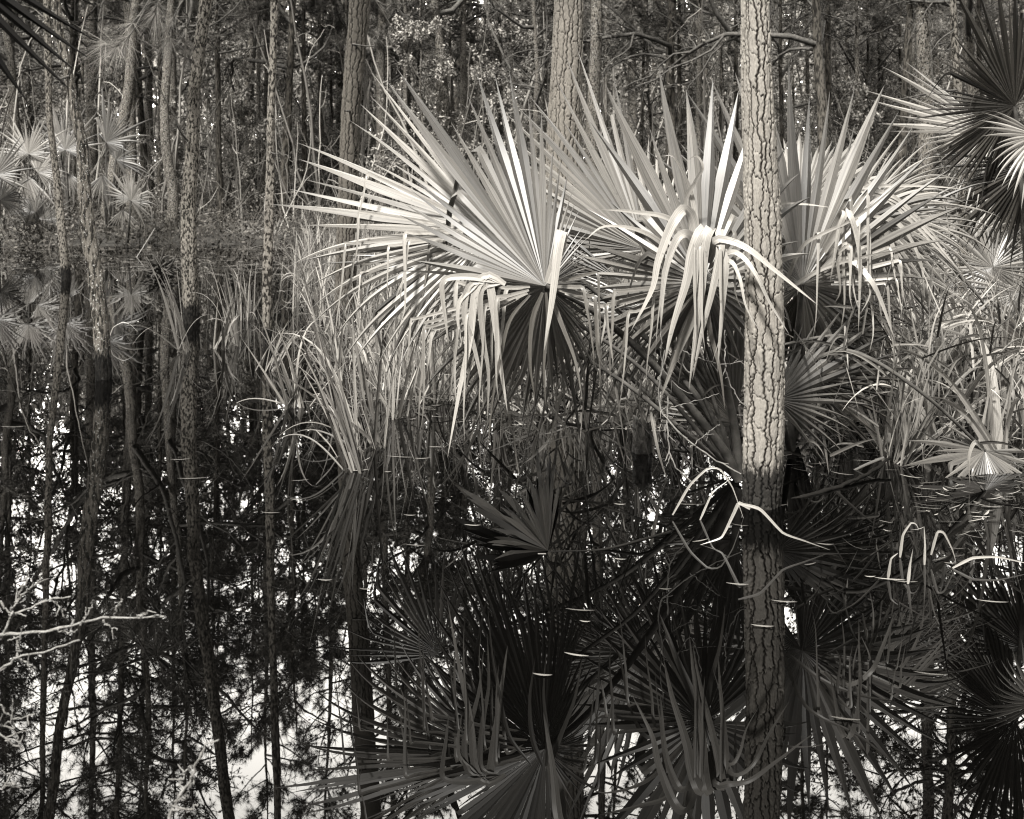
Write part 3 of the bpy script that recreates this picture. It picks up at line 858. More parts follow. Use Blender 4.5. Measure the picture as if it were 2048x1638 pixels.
for u, v, n, hp, lean, lab in [(1770, 905, 9, 430, (-.1, 0), 'long arching bright blades right of the pine'), (1880, 900, 10, 420, (-.3, 0), 'long arching blades before the low right fan'),
                               (2000, 930, 10, 400, (-.35, 0), 'long arching blades near the lower right edge'), (1935, 830, 9, 430, (.15, 0), 'long arching blades under the slim right trunk'),
                               (1820, 840, 10, 400, (.2, 0), 'long arching blades left of the slim right trunk')]:
    b = W(u, v)
    mbc = MB()
    reed_blades(mbc, np.zeros(3), n, hp * b[1] / F, .05, lean, w=.02, ns=18, bend=1.5, tint=(.5, 1.), mess=.5)
    o = link('reed_clump', mbc.mesh('reed_clump', M_REED), None, b)
    tag(o, lab, 'reeds', 'reed clumps standing in the water')

# bent dead reeds, bleached
def bent(name, lst, base, label, mat=M_DRY_GLINT, cat='dead reed'):
    root = thing(name, base, label, cat)
    for pts, w, d in lst:
        m = MB()
        strip(m, pts, d, w * .6, random.uniform(.2, .8), taper=.8, fold=.12, sharp=True)
        part(root, 'blade', m, mat)
    return root


bent('bent_reed', [([(1345, 1030), (1380, 970), (1415, 937), (1440, 938), (1465, 975), (1490, 1045)], 9, 6.25),
                   ([(1400, 1040), (1425, 985), (1455, 962, .02)], 8, 6.22),
                   ([(1500, 1018), (1478, 1006), (1466, 1030), (1443, 1075), (1400, 1090)], 13, 5.8),
                   ([(1476, 1006), (1520, 1018), (1566, 1066), (1610, 1082), (1660, 1100)], 11, 5.7)],
     W(1480, 1030), 'white bent reed folded over the water at the foot of the pine')
bent('bent_reed', [([(1800, 1115), (1806, 1070), (1822, 1046), (1832, 1048), (1838, 1060)], 11, 5.6),
                   ([(1849, 1130), (1850, 1090), (1848, 1052)], 9, 5.5),
                   ([(1862, 1110), (1875, 1064), (1888, 1066), (1905, 1100), (1912, 1124)], 10, 5.54),
                   ([(1776, 1158), (1782, 1118), (1796, 1106)], 11, 5.31),
                   ([(1816, 1168), (1820, 1130), (1826, 1097)], 12, 5.24)],
     W(1835, 1135), 'group of white arched dead blades standing in open water lower right')
bent('bent_reed', [([(1905, 1136), (1945, 1116), (1995, 1114), (2060, 1128)], 10, 5.45)],
     W(1960, 1135), 'single white blade arched over the water at the right edge')
bent('bent_reed', [([(216, 683), (226, 655), (246, 644), (262, 650), (276, 664)], 3, 12.9)],
     W(240, 690), 'thin arched dead reed beside the lichen covered trunk')
bent('bent_reed', [([(632, 860), (660, 890), (690, 940)], 5, 7.6), ([(640, 965), (690, 940), (740, 915)], 6, 7.3)],
     W(660, 930), 'straggling dry reed lying by the nearest clump')

# ------------------------------------------------------------------ pine trunks with modelled bark
def plates(TH, Z, cw, ch, ncol, seed):
    """long bark plates: wandering vertical furrows, each column broken across at its own heights; distance to the nearest furrow (m) and a plate value"""
    r = np.random.default_rng(seed)
    J = r.uniform(-.22, .22, ncol); RC = r.random((ncol, 4))
    PH = r.uniform(0, 6.28, (ncol, 5)); WV = r.uniform(.7, 1.4, (ncol, 5))
    u = TH / (2 * np.pi) * ncol
    k0 = np.floor(u).astype(int)
    lo_ = np.full(u.shape, -1e9); hi_ = np.full(u.shape, 1e9); col = k0.copy()
    for dk in (-1, 0, 1, 2):
        k = k0 + dk
        q = k % ncol
        pos = k + J[q] + .24 * np.sin(Z * 8 * WV[q, 0] + PH[q, 0]) + .15 * np.sin(Z * 26 * WV[q, 1] + PH[q, 1]) \
            + .08 * np.sin(Z * 71 * WV[q, 2] + PH[q, 2]) + .05 * np.sin(Z * 163 * WV[q, 3] + PH[q, 3]) + .03 * np.sin(Z * 390 * WV[q, 4] + PH[q, 4])
        below = pos <= u
        better = below & (pos > lo_)
        col = np.where(better, k, col)
        lo_ = np.where(better, pos, lo_)
        hi_ = np.where(~below & (pos < hi_), pos, hi_)
    c = col % ncol
    dv = np.minimum(u - lo_, hi_ - u) * cw
    hcol = ch * (.6 + 1.0 * RC[c, 0])
    x = np.clip((u - lo_) / np.maximum(hi_ - lo_, .05), 0, 1)
    v = (Z + .014 * np.sin(x * 4 + RC[c, 3] * 6) + .006 * np.sin(x * 15 + RC[c, 2] * 9)) / hcol + RC[c, 1] * 7 + .22 * np.sin(Z * 11 + RC[c, 2] * 30)
    row = np.floor(v); f = v - row
    HV = np.mod(np.sin(c * 12.9898 + row * 78.233 + seed) * 43758.5453, 1)
    dh = np.minimum(f, 1 - f) * hcol * 1.3 + .005 * HV
    return np.minimum(np.clip(dv, 0, None), dh), HV


def bark_trunk(root, path, radii, mat, ndetail=(150, 620), ztop=3.4, cell=(.05, .13), depth=.012, seed=1, total=13., sides_hi=24):
    """path: world points from below the water upwards; detailed up to ztop, plain above"""
    path = np.array(path)
    na, nz = ndetail
    z = path[:, 2]
    zz = np.linspace(-.35, ztop, nz)
    cx = np.interp(zz, z, path[:, 0]); cy = np.interp(zz, z, path[:, 1]); rr = np.interp(zz, z, radii)
    th = np.linspace(0, 2 * np.pi, na, endpoint=False)
    TH, Z = np.meshgrid(th, zz)
    R0 = float(np.mean(radii[:3]))
    ncol = max(7, int(round(2 * np.pi * R0 / cell[0])))
    e, hv = plates(TH, Z, cell[0], cell[1], ncol, seed)
    e2, hv2 = plates(TH, Z * 1.3 + 5, cell[0] * .5, cell[1] * .35, ncol * 2, seed + 9)
    crack = np.clip((e - .0012) / (.005 + .007 * hv), 0, 1)
    crack = crack * crack * (3 - 2 * crack)
    fl = np.clip(e2 / .005, 0, 1)
    disp = depth * (crack - 1) + depth * .5 * (hv - .5) * crack + depth * .16 * (fl - 1) * crack + depth * .2 * (hv2 - .5) * crack
    disp += rng.normal(0, depth * .035, disp.shape)
    bump = .006 * np.sin(TH * 2 + Z * 1.7) + .004 * np.sin(TH * 3 - Z * 3.1)
    R = rr[:, None] + disp + bump
    V = np.stack([cx[:, None] + R * np.cos(TH), cy[:, None] + R * np.sin(TH), Z], -1)
    st = np.zeros(V.shape)
    st[..., 0] = np.clip(crack * (.66 + .16 * fl + .2 * (hv2 - .5)) + .22 * (hv - .5) * crack + rng.normal(0, .03, crack.shape), 0, 1)
    st[..., 2] = hv
    idx = np.arange(na * nz).reshape(nz, na)
    nx = np.roll(idx, -1, 1)
    mb = MB()
    mb.add(V, np.stack([idx[:-1], nx[:-1], nx[1:], idx[1:]], -1).reshape(-1, 4), None, st)
    # upper trunk
    top = path[-1]
    zt = np.linspace(ztop - .02, total, 16)
    sl = (path[-1] - path[-2]) / (path[-1][2] - path[-2][2])
    cu = np.stack([np.interp(zt, z, path[:, 0]) + np.clip(zt - z[-1], 0, None) * sl[0], np.interp(zt, z, path[:, 1]), zt], -1)
    ru = np.interp(zt, np.concatenate([z, [total]]), np.concatenate([radii, [.03]])) * .985
    tubes(mb, cu, ru, sides_hi)
    mb.st[-1][:, 0] = .8
    part(root, 'trunk', mb, mat)
    return cu


def px_path(pts, d):
    """photo points of a trunk axis (top to waterline) to world, base first, plus a foot under water"""
    w = [P(u, v, d) for u, v in pts][::-1]
    foot = w[0].copy(); foot[2] = -.4
    up = w[-1] + (w[-1] - w[-2]) / (w[-1][2] - w[-2][2]) * 1.5
    return np.array([foot] + w + [up])


# ------------------------------------------------------------------ generic trees
def branch_set(starts, dirs, lens, r, ns=6, up=.15, wig=.25):
    n = len(starts)
    C = np.zeros((n, ns, 3)); C[:, 0] = starts
    cur = dirs.copy()
    for i in range(1, ns):
        cur = nrm(cur + r.normal(0, wig, (n, 3)) * .5 + np.array([0, 0, up]) / ns * 2)
        C[:, i] = C[:, i - 1] + cur * (lens / (ns - 1))[:, None]
    return C


def leaf_quads(mb, pts, size, r, mi, tint, aspect=.5, droop=0.):
    n = len(pts)
    a = nrm(r.normal(0, 1, (n, 3)) + np.array([0, 0, -droop]))
    b = nrm(np.cross(a, r.normal(0, 1, (n, 3))))
    L = size * r.uniform(.6, 1.3, n)[:, None]
    p0 = pts - b * L * aspect * .5 * 0
    V = np.stack([p0, p0 + a * L * .5 + b * L * aspect * .5, p0 + a * L, p0 + a * L * .5 - b * L * aspect * .5], 1)
    st = np.zeros(V.shape); st[..., 2] = tint[:, None]; st[:, :, 0] = np.array([.5, 1, .5, 0]); st[..., 1] = np.array([0, .5, 1, .5])
    mb.add(V, np.arange(n * 4).reshape(n, 4), None, st, mi)


def needle_tufts(mb, pts, dirs, r, n=16, L=.2, w=.006, mi=1, tint=None):
    m = len(pts)
    d = nrm(dirs[:, None] * .75 + r.normal(0, .62, (m, n, 3)))
    p = pts[:, None] + d * 0
    a = nrm(np.cross(d, r.normal(0, 1, (m, n, 3))))
    l = L * r.uniform(.7, 1.2, (m, n, 1))
    V = np.stack([p - a * w / 2, p + a * w / 2, p + d * l + np.array([0, 0, -.12]) * l], 2).reshape(-1, 3)
    st = np.zeros((m, n, 3, 3))
    st[..., 2] = (r.random((m, 1, 1)) if tint is None else tint[:, None, None])
    st[..., 0] = .5
    k = m * n
    mb.add(V, None, np.arange(k * 3).reshape(k, 3), st.reshape(-1, 3), mi)


def make_tree(seed, h, r0, kind):
    """returns (trunk mesh, crown mesh); local origin at the base"""
    r = np.random.default_rng(seed)
    nt_ = 14
    z = np.linspace(-.3, h, nt_)
    crook = .012 if kind == 'pine' else .045
    ox = np.cumsum(r.normal(0, crook, nt_)) * h / 10; oy = np.cumsum(r.normal(0, crook, nt_)) * h / 10
    ox -= ox[0]; oy -= oy[0]
    tr = np.stack([ox, oy, z], -1)
    trf = cr(tr, 40)
    rad = r0 * (1 - np.linspace(0, 1, 40) * .85) * (1 + .35 * np.exp(-np.linspace(0, h, 40) / .5))
    mt = MB()
    tubes(mt, trf, rad, 10)
    mc = MB()

    def on_trunk(t):
        return np.stack([np.interp(t * h, z, tr[:, k]) for k in range(2)] + [t * h], -1)
    if kind == 'pine':
        n1 = int(h * 3.4)
        t = np.sort(r.uniform(.34, .98, n1))
        L = h * .17 * (1.12 - t) ** .5 * r.uniform(.5, 1.25, n1)
        el = r.uniform(-.15, .5, n1)
        az = r.uniform(0, 6.283, n1)
        D = np.stack([np.cos(az) * np.cos(el), np.sin(az) * np.cos(el), np.sin(el)], -1)
        C1 = branch_set(on_trunk(t), D, L, r, 7, .25, .22)
        tubes(mc, C1, np.linspace(1, .3, 7)[None] * (L * .013 + .006)[:, None], 4, mi=0)
        # twigs
        k = 8
        bi = np.repeat(np.arange(n1), k)
        f = r.uniform(.35, 1., n1 * k)
        fi = np.clip((f * 6).astype(int), 0, 5)
        S = C1[bi, fi] + (C1[bi, fi + 1] - C1[bi, fi]) * (f * 6 - fi)[:, None]
        Dt = nrm(nrm(C1[bi, fi + 1] - C1[bi, fi]) * .8 + r.normal(0, .55, (n1 * k, 3)) + np.array([0, 0, .2]))
        C2 = branch_set(S, Dt, L[bi] * .33 * r.uniform(.5, 1.2, n1 * k), r, 4, .3, .2)
        tubes(mc, C2, np.linspace(.008, .004, 4)[None].repeat(n1 * k, 0), 3, mi=0)
        # needle tufts toward the twig ends; sparse on some branches
        keep = (r.random(n1) < .8)[bi]
        for i in (1, 2, 3):
            pts = C2[keep, i]; dr_ = nrm(C2[keep, i] - C2[keep, i - 1])
            needle_tufts(mc, pts, dr_, r, 24, .26, .014, 1)
        # dead stubs and bare limbs below the crown
        n3 = int(h * 1.3)
        t = r.uniform(.06, .42, n3)
        az = r.uniform(0, 6.283, n3); el = r.uniform(-.4, .35, n3)
        D = np.stack([np.cos(az) * np.cos(el), np.sin(az) * np.cos(el), np.sin(el)], -1)
        L3 = r.uniform(.15, 1.5, n3)
        C3 = branch_set(on_trunk(t), D, L3, r, 6, -.1, .4)
        tubes(mc, C3, np.linspace(.012, .004, 6)[None] * (1 + L3[:, None] * .3), 4, mi=0)
    else:
        shr = kind == 'shrub'
        n1 = int((22 if kind == 'oak' else 26))
        lo = .3 if kind == 'oak' else .04
        t = np.sort(r.uniform(lo, .97, n1))
        L = h * (.34 if kind == 'oak' else .3) * (1.15 - t) ** .6 * r.uniform(.5, 1.2, n1)
        el = r.uniform(.0, .8, n1)
        az = r.uniform(0, 6.283, n1)
        D = np.stack([np.cos(az) * np.cos(el), np.sin(az) * np.cos(el), np.sin(el)], -1)
        C1 = branch_set(on_trunk(t), D, L, r, 8, .1, .42)
        tubes(mc, C1, np.linspace(1, .3, 8)[None] * (L * .014 + .006)[:, None], 5, mi=0)
        k = 7
        bi = np.repeat(np.arange(n1), k)
        f = r.uniform(.25, 1., n1 * k); fi = np.clip((f * 7).astype(int), 0, 6)
        S = C1[bi, fi] + (C1[bi, fi + 1] - C1[bi, fi]) * (f * 7 - fi)[:, None]
        Dt = nrm(nrm(C1[bi, fi + 1] - C1[bi, fi]) * .6 + r.normal(0, .6, (n1 * k, 3)))
        L2 = L[bi] * .45 * r.uniform(.4, 1.2, n1 * k)
        C2 = branch_set(S, Dt, L2, r, 6, .0, .45)
        tubes(mc, C2, np.linspace(1, .35, 6)[None] * (L2 * .011 + .004)[:, None], 4, mi=0)
        k2 = 5
        bj = np.repeat(np.arange(n1 * k), k2)
        f = r.uniform(.2, 1., len(bj)); fi = np.clip((f * 5).astype(int), 0, 4)
        S = C2[bj, fi] + (C2[bj, fi + 1] - C2[bj, fi]) * (f * 5 - fi)[:, None]
        Dt = nrm(nrm(C2[bj, fi + 1] - C2[bj, fi]) * .5 + r.normal(0, .7, (len(bj), 3)))
        L3 = L2[bj] * .5 * r.uniform(.4, 1.2, len(bj))
        C3 = branch_set(S, Dt, L3, r, 4, -.1, .4)
        tubes(mc, C3, np.linspace(.006, .003, 4)[None].repeat(len(bj), 0), 3, mi=0)
        nl = 4 if kind == 'oak' else 7
        bl = np.repeat(np.arange(len(bj)), nl)
        dens = r.random(n1)[np.repeat(bi, k2)][bl]
        keep = r.random(len(bl)) < .35 + .65 * (dens > .35)
        bl = bl[keep]
        f = r.uniform(.2, 1., len(bl)); fi = np.clip((f * 3).astype(int), 0, 2)
        pts = C3[bl, fi] + (C3[bl, fi + 1] - C3[bl, fi]) * (f * 3 - fi)[:, None] + r.normal(0, .035, (len(bl), 3))
        clump = r.random(n1 * k)[bj[bl]]
        leaf_quads(mc, pts, .1 if kind == 'oak' else .085, r, 1, np.clip(clump * .7 + r.random(len(bl)) * .3, 0, 1), .5, .4)
    return mt, mc


VAR = {}


def variant(key, seed, h, r0, kind, bark, leafm, twig=None):
    mt, mc = make_tree(seed, h, r0, kind)
    VAR[key] = (mt.mesh('trunk', bark), mc.mesh('crown', [twig or M_TWIG, leafm]), h, r0)


variant('pine_a', 1, 17, .12, 'pine', M_BARK_D, M_NEEDLE)
variant('pine_b', 2, 20, .16, 'pine', M_BARK_M, M_NEEDLE)
variant('pine_c', 3, 14, .075, 'pine', M_BARK_D, M_NEEDLE)
variant('pine_d', 4, 15, .1, 'pine', M_BARK_M, M_NEEDLE)
variant('oak_a', 5, 13, .13, 'oak', M_BARK_D, M_LEAF_D)
variant('oak_b', 6, 15, .15, 'oak', M_BARK_M, M_LEAF_D)
variant('oak_c', 7, 10, .09, 'oak', M_BARK_D, M_LEAF_D)
variant('shrub_a', 8, 4.6, .035, 'shrub', M_BARK_D, M_LEAF)
variant('shrub_b', 9, 3.4, .03, 'shrub', M_BARK_M, M_LEAF)
variant('shrub_c', 10, 6.2, .045, 'shrub', M_BARK_M, M_LEAF)


def place(key, loc, name, label, cat, group, rz=None, sc=1., tilt=(0, 0)):
    t, c, h, r0 = VAR[key]
    o = thing(name, loc, label, cat, group, 0, sc)
    o.rotation_euler = (tilt[0], tilt[1], random.uniform(0, 6.28) if rz is None else rz)
    link('trunk', t, o); link('crown', c, o)
    return o


# ------------------------------------------------------------------ the foreground and middle pines
def crown_of(root, cu, seed, h0):
    """branches and needles near the top of a hero pine, its own mesh"""
    r = np.random.default_rng(seed)
    mc = MB()
    n1 = 22
    t = r.uniform(.45, 1, n1)
    zt = mix(h0, cu[-1][2], t)
    S = np.stack([np.interp(zt, cu[:, 2], cu[:, k]) for k in range(3)], -1)
    az = r.uniform(0, 6.283, n1); el = r.uniform(0, .6, n1)
    D = np.stack([np.cos(az) * np.cos(el), np.sin(az) * np.cos(el), np.sin(el)], -1)
    L = r.uniform(.8, 2.0, n1)
    C1 = branch_set(S, D, L, r, 7, .25, .22)
    tubes(mc, C1, np.linspace(1, .3, 7)[None] * (L * .013 + .006)[:, None], 4, mi=0)
    bi = np.repeat(np.arange(n1), 6)
    fi = r.integers(2, 6, n1 * 6)
    S2 = C1[bi, fi]
    Dt = nrm(nrm(C1[bi, fi] - C1[bi, fi - 1]) * .8 + r.normal(0, .55, (n1 * 6, 3)))
    C2 = branch_set(S2, Dt, L[bi] * .3, r, 4, .3, .2)
    tubes(mc, C2, np.linspace(.008, .004, 4)[None].repeat(n1 * 6, 0), 3, mi=0)
    needle_tufts(mc, C2[:, 3], nrm(C2[:, 3] - C2[:, 2]), r, 22, .24, .007, 1)
    part(root, 'crown', mc, [M_TWIG, M_NEEDLE])


def hero(pts, d, wpx, label, mat, nd, ztop, cell, depth, seed, total=13., name='pine_tree', group=None, extra=None):
    path = px_path(pts, d)
    rad = np.array([wpx[-1]] + list(wpx[::-1]) + [wpx[0]]) * d / F / 2
    rad[0] *= 1.04
    base = path[1].copy(); base[2] = 0
    root = thing(name, base, label, 'pine tree', group)
    cu = bark_trunk(root, path, rad, mat, nd, ztop, cell, depth, seed, total)
    crown_of(root, cu, seed + 40, 5.)
    if extra is not None:
        for p, r_a, r_b in extra:
            mbx = MB()
            c = cr(np.array([P(*q) for q in p]), 12)
            tubes(mbx, c, np.linspace(r_a, r_b, 12), 6)
            part(root, 'dead_branch', mbx, M_TWIG)
    return root


hero([(1510, -60), (1513, 100), (1520, 300), (1526, 520), (1530, 700), (1529, 880), (1524, 1010)], 6.5, [58, 60, 66, 70, 75, 80, 80],
     'foreground pine with thick plated bark standing in the water right of centre', M_BARK0, (170, 700), 3.3, (.046, .12), .011, 1)
hero([(1140, -60), (1136, 100), (1127, 300), (1124, 500), (1124, 790)], 9.75, [62, 65, 70, 72, 78],
     'broad straight pine behind the big fan, second thickest trunk', M_BARK3, (130, 560), 3.6, (.048, .13), .011, 2)
hero([(724, -60), (716, 60), (702, 220), (695, 400), (690, 660)], 13.8, [42, 42, 41, 39, 40],
     'pine left of the big fan with dark fissured bark', M_BARK2, (100, 420), 4.2, (.05, .13), .014, 3,
     extra=[([(705, 88, 13.7), (730, 92, 13.6), (750, 92, 13.5)], .012, .006), ([(700, 222, 13.7), (690, 222, 13.5)], .012, .008)])
hero([(420, -60), (404, 60), (388, 190), (386, 275), (376, 410), (380, 555), (383, 645)], 14.5, [23, 25, 27, 28, 29, 30, 31],
     'pale pine left of centre standing in open water with kinked top', M_BARK1, (60, 160), 4.3, (.05, .12), .008, 4,
     extra=[([(376, 282, 14.4), (364, 268, 14.3), (352, 246, 14.2), (358, 234, 14.2), (372, 232, 14.2)], .012, .005),
            ([(398, 266, 14.4), (420, 268, 14.2)], .008, .004)])
hero([(552, -60), (550, 10), (543, 205), (540, 342), (535, 557), (535, 705)], 12.2, [15, 16, 17, 17, 18, 18],
     'thin straight dark trunk left of the fan tips', M_BARK1, (40, 120), 4., (.04, .09), .005, 5, total=10,
     extra=[([(545, 238, 12.1), (560, 240, 12.0)], .006, .004), ([(541, 305, 12.1), (556, 308, 12.0), (560, 304, 12.)], .005, .003)])
hero([(104, -60), (120, 68), (137, 150), (150, 222), (164, 290), (168, 393), (181, 496), (191, 543), (202, 645), (207, 757)], 10.5,
     [20, 20, 22, 23, 25, 27, 28, 29, 30, 31],
     'leaning thin trunk spotted with white lichen at left', M_BARK_L, (48, 160), 3.6, (.04, .08), .006, 6, total=9,
     extra=[([(137, 152, 10.45), (125, 157, 10.4), (112, 158, 10.35)], .011, .008)])
hero([(92, -60), (95, 60), (99, 240), (113, 359), (126, 479), (132, 560)], 20.4, [12, 13, 14, 15, 16, 17],
     'thin bowed trunk left of the lichen spotted one', M_BARK1, (32, 100), 6., (.05, .1), .006, 7, total=11)
hero([(1903, -60), (1908, 68), (1918, 205), (1925, 342), (1927, 479), (1924, 520), (1931, 630), (1940, 712)], 11.85, [15, 16, 17, 18, 18, 19, 21, 25],
     'slim crooked trunk standing in the marsh near the right edge', M_BARK1, (44, 150), 3.8, (.035, .08), .005, 8, total=9,
     extra=[([(1912, 180, 11.8), (1860, 186, 11.7), (1800, 198, 11.5), (1756, 192, 11.4)], .012, .004),
            ([(1850, 188, 11.7), (1815, 205, 11.6), (1785, 210, 11.5)], .007, .003),
            ([(1908, 60, 11.8), (1880, 80, 11.7), (1858, 110, 11.6)], .008, .004),
            ([(1908, 98, 11.8), (1875, 100, 11.6), (1862, 82, 11.6)], .006, .003)])

# black stump
st_b = W(1284, 905)
mb = MB()
zz = np.linspace(-.15, .2, 26); th = np.linspace(0, 6.2832, 28, endpoint=False)
TH, Z = np.meshgrid(th, zz)
R = .047 * (1 + .14 * np.sin(TH * 5 + Z * 8) + .07 * np.sin(TH * 9 - Z * 20) + .05 * rng.normal(0, 1, TH.shape)) * (1 + .3 * np.exp(-(Z + .15) * 6))
top = .02 * np.sin(TH * 3)
V = np.stack([R * np.cos(TH), R * np.sin(TH), Z + top * (Z > .15)], -1)
idx = np.arange(V.shape[0] * V.shape[1]).reshape(V.shape[:2]); nx = np.roll(idx, -1, 1)
mb.add(V, np.stack([idx[:-1], nx[:-1], nx[1:], idx[1:]], -1).reshape(-1, 4))
ct = V[-1].mean(0) - np.array([0, 0, .02])
mb.add(np.vstack([V[-1], ct]), None, [[i, (i + 1) % 28, 28] for i in range(28)])
o = link('stump', mb.mesh('stump', plain_mat('wet_black_wood', .008, .03, 30., .5, 1.)), None, st_b)
tag(o, 'short black stump standing in the water behind the dead vine', 'stump')

# dark root ball of a fallen tree, far left
mb = MB()
rb = W(320, 552)
pts = nrm(rng.normal(0, 1, (140, 3)))
C = branch_set(np.repeat([[0, 0, .12]], 140, 0), nrm(pts * np.array([1, .6, .8])), rng.uniform(.15, .38, 140), rng, 6, -.1, .5)
tubes(mb, C, np.linspace(.03, .008, 6)[None].repeat(140, 0), 5)
o = link('root_ball', mb.mesh('root_ball', plain_mat('dark_roots', .008, .03, 20.)), None, rb)
tag(o, 'dark tangled root ball at the waterline left of the pale pine', 'roots')

# ------------------------------------------------------------------ background trees seen one by one (u, width px, depth, lean px over the frame, variant)
BG = [(190, 30, 44, 12, 'pine_b', 'pale flared trunk rising behind the far palmettos at left'),
      (345, 20, 38, 0, 'pine_b', 'mottled thick trunk left behind the pale pine'),
      (290, 18, 42, 0, 'oak_a', 'dark trunk behind the far left palmettos'),
      (321, 12, 40, 0, 'pine_a', 'dark slim trunk beside the mottled thick one'),
      (432, 13, 40, -6, 'pine_d', 'slim trunk right behind the pale pine'),
      (455, 14, 37, 26, 'pine_a', 'dark trunk slanting right behind the pale pine'),
      (497, 15, 46, -6, 'pine_d', 'pale slightly bent trunk before the dark gap'),
      (516, 12, 48, -4, 'pine_d', 'grey trunk right beside the pale bent one'),
      (577, 11, 42, 0, 'pine_c', None), (608, 13, 40, 0, 'pine_a', None), (642, 7, 44, 0, 'pine_c', None), (666, 9, 46, 6, 'pine_c', None),
      (690, 11, 40, 8, 'pine_d', 'grey trunk touching the left side of the fissured pine'),
      (765, 7, 44, 0, 'pine_c', None), (811, 12, 38, 0, 'pine_d', 'slim mottled trunk above the left fan tips'),
      (905, 10, 42, -16, 'pine_d', 'slim trunk slanting left above the big fan'),
      (965, 8, 50, 0, 'pine_c', None), (1001, 8, 44, 0, 'pine_c', None),
      (1052, 15, 36, -10, 'oak_b', 'crooked dark tree left of the broad pine'),
      (1212, 10, 44, 0, 'pine_d', 'slim pale trunk right of the broad pine'),
      (1260, 8, 52, 0, 'pine_c', None), (1308, 10, 40, 0, 'oak_c', None),
      (1359, 13, 38, 0, 'pine_a', 'dark trunk behind the tips of the centre fan'),
      (1403, 14, 36, 4, 'pine_d', 'mottled trunk just left of the foreground pine'),
      (1440, 9, 46, 0, 'pine_c', None),
      (1572, 13, 36, -4, 'oak_a', 'dark crooked trunk just right of the foreground pine'),
      (1614, 12, 40, 0, 'pine_d', 'grey trunk second right of the foreground pine'),
      (1658, 19, 36, 2, 'pine_a', 'thick dark trunk right of the foreground pine'),
      (1713, 13, 38, 2, 'pine_d', 'grey trunk between two dark ones at right'),
      (1761, 10, 44, 0, 'pine_c', None), (1799, 10, 42, 0, 'pine_c', None), (1826, 12, 40, 0, 'pine_d', None),
      (1855, 38, 27, 2, 'pine_b', 'thick dark ridged trunk left of the slim right trunk'),
      (1690, 7, 50, 0, 'pine_c', None), (1960, 16, 34, 0, 'pine_a', 'dark trunk behind the shaded right fan'),
      (2020, 12, 40, 0, 'pine_d', None), (20, 14, 40, 4, 'pine_d', 'grey trunk at the left edge behind the fans'),
      (62, 10, 46, 0, 'pine_c', None), (150, 10, 50, 0, 'pine_c', None), (245, 10, 45, 0, 'pine_c', None), (385, 9, 52, 0, 'pine_c', None)]
BGL = 'slim straight trunk among many in the far woods'
for u, w, d, lean, key, lab in BG:
    t, c, h, r0 = VAR[key]
    r = w * d / F / 2
    loc = gpt(u - lean * .5, d, -.05)
    s = (r / r0 * .95)
    zs = np.clip(s, .8, 1.25)
    place(key, loc, 'pine_tree' if 'pine' in key else 'oak_tree', lab or BGL, 'tree', None if lab else 'slim trunks of the far woods',
          sc=(min(s, zs * 1.4), min(s, zs * 1.4), zs), tilt=(0, lean / F * d / (h * .45)))

# filling woods
r2 = np.random.default_rng(77)
FILL = 'background pine of the far woods with a thin crown against the sky'
for i in range(100):
    d = r2.uniform(40, 85)
    u = r2.uniform(-350, 2400)
    key = ['pine_a', 'pine_b', 'pine_c', 'pine_d', 'oak_a', 'oak_b', 'oak_c', 'pine_c'][r2.integers(8)]
    nm = 'pine_tree' if 'pine' in key else 'oak_tree'
    place(key, gpt(u, d, -.05), nm, FILL if nm == 'pine_tree' else 'background oak of the far woods with crooked limbs', 'tree',
          'pines of the far woods' if nm == 'pine_tree' else 'oaks of the far woods', sc=r2.uniform(.8, 1.15), tilt=(r2.normal(0, .025), r2.normal(0, .03)))
NEAR = [(-260, 24, 'oak_b'), (40, 38, 'oak_b'), (160, 41, 'oak_a'), (265, 37, 'pine_b'), (-60, 35, 'pine_a'), (340, 34, 'oak_b'), (210, 35, 'oak_b'), (560, 38, 'oak_a'), (20, 44, 'pine_b'), (300, 46, 'pine_b'),
        (1180, 33, 'pine_b'), (1330, 36, 'oak_a'), (1480, 33, 'oak_b'), (1640, 30, 'oak_a'), (1790, 29, 'pine_a'), (1930, 27, 'oak_b'), (2120, 25, 'oak_a'), (2250, 22, 'oak_b'), (900, 38, 'oak_b'), (760, 40, 'pine_b')]
for u, d, key in NEAR + [(820, 46, 'pine_b'), (930, 52, 'oak_b'), (1010, 47, 'pine_b'), (1100, 55, 'pine_b'), (1210, 50, 'oak_b'), (1270, 46, 'pine_b'), (1380, 52, 'pine_b'), (870, 60, 'pine_a')]:
    nm = 'pine_tree' if 'pine' in key else 'oak_tree'
    place(key, gpt(u, d, -.05), nm, FILL if nm == 'pine_tree' else 'background oak of the far woods with crooked limbs', 'tree',
          'pines of the far woods' if nm == 'pine_tree' else 'oaks of the far woods', sc=r2.uniform(.95, 1.25), tilt=(r2.normal(0, .03), r2.normal(0, .04)))
for i in range(110):
    d = r2.uniform(36, 78)
    u = r2.uniform(-200, 2250)
    key = ['shrub_a', 'shrub_b', 'shrub_c'][r2.integers(3)]
    place(key, gpt(u, d, -.05), 'shrub', 'leafy shrub of the far undergrowth between the trunks', 'shrub', 'shrubs of the far undergrowth', sc=r2.uniform(.75, 1.25))

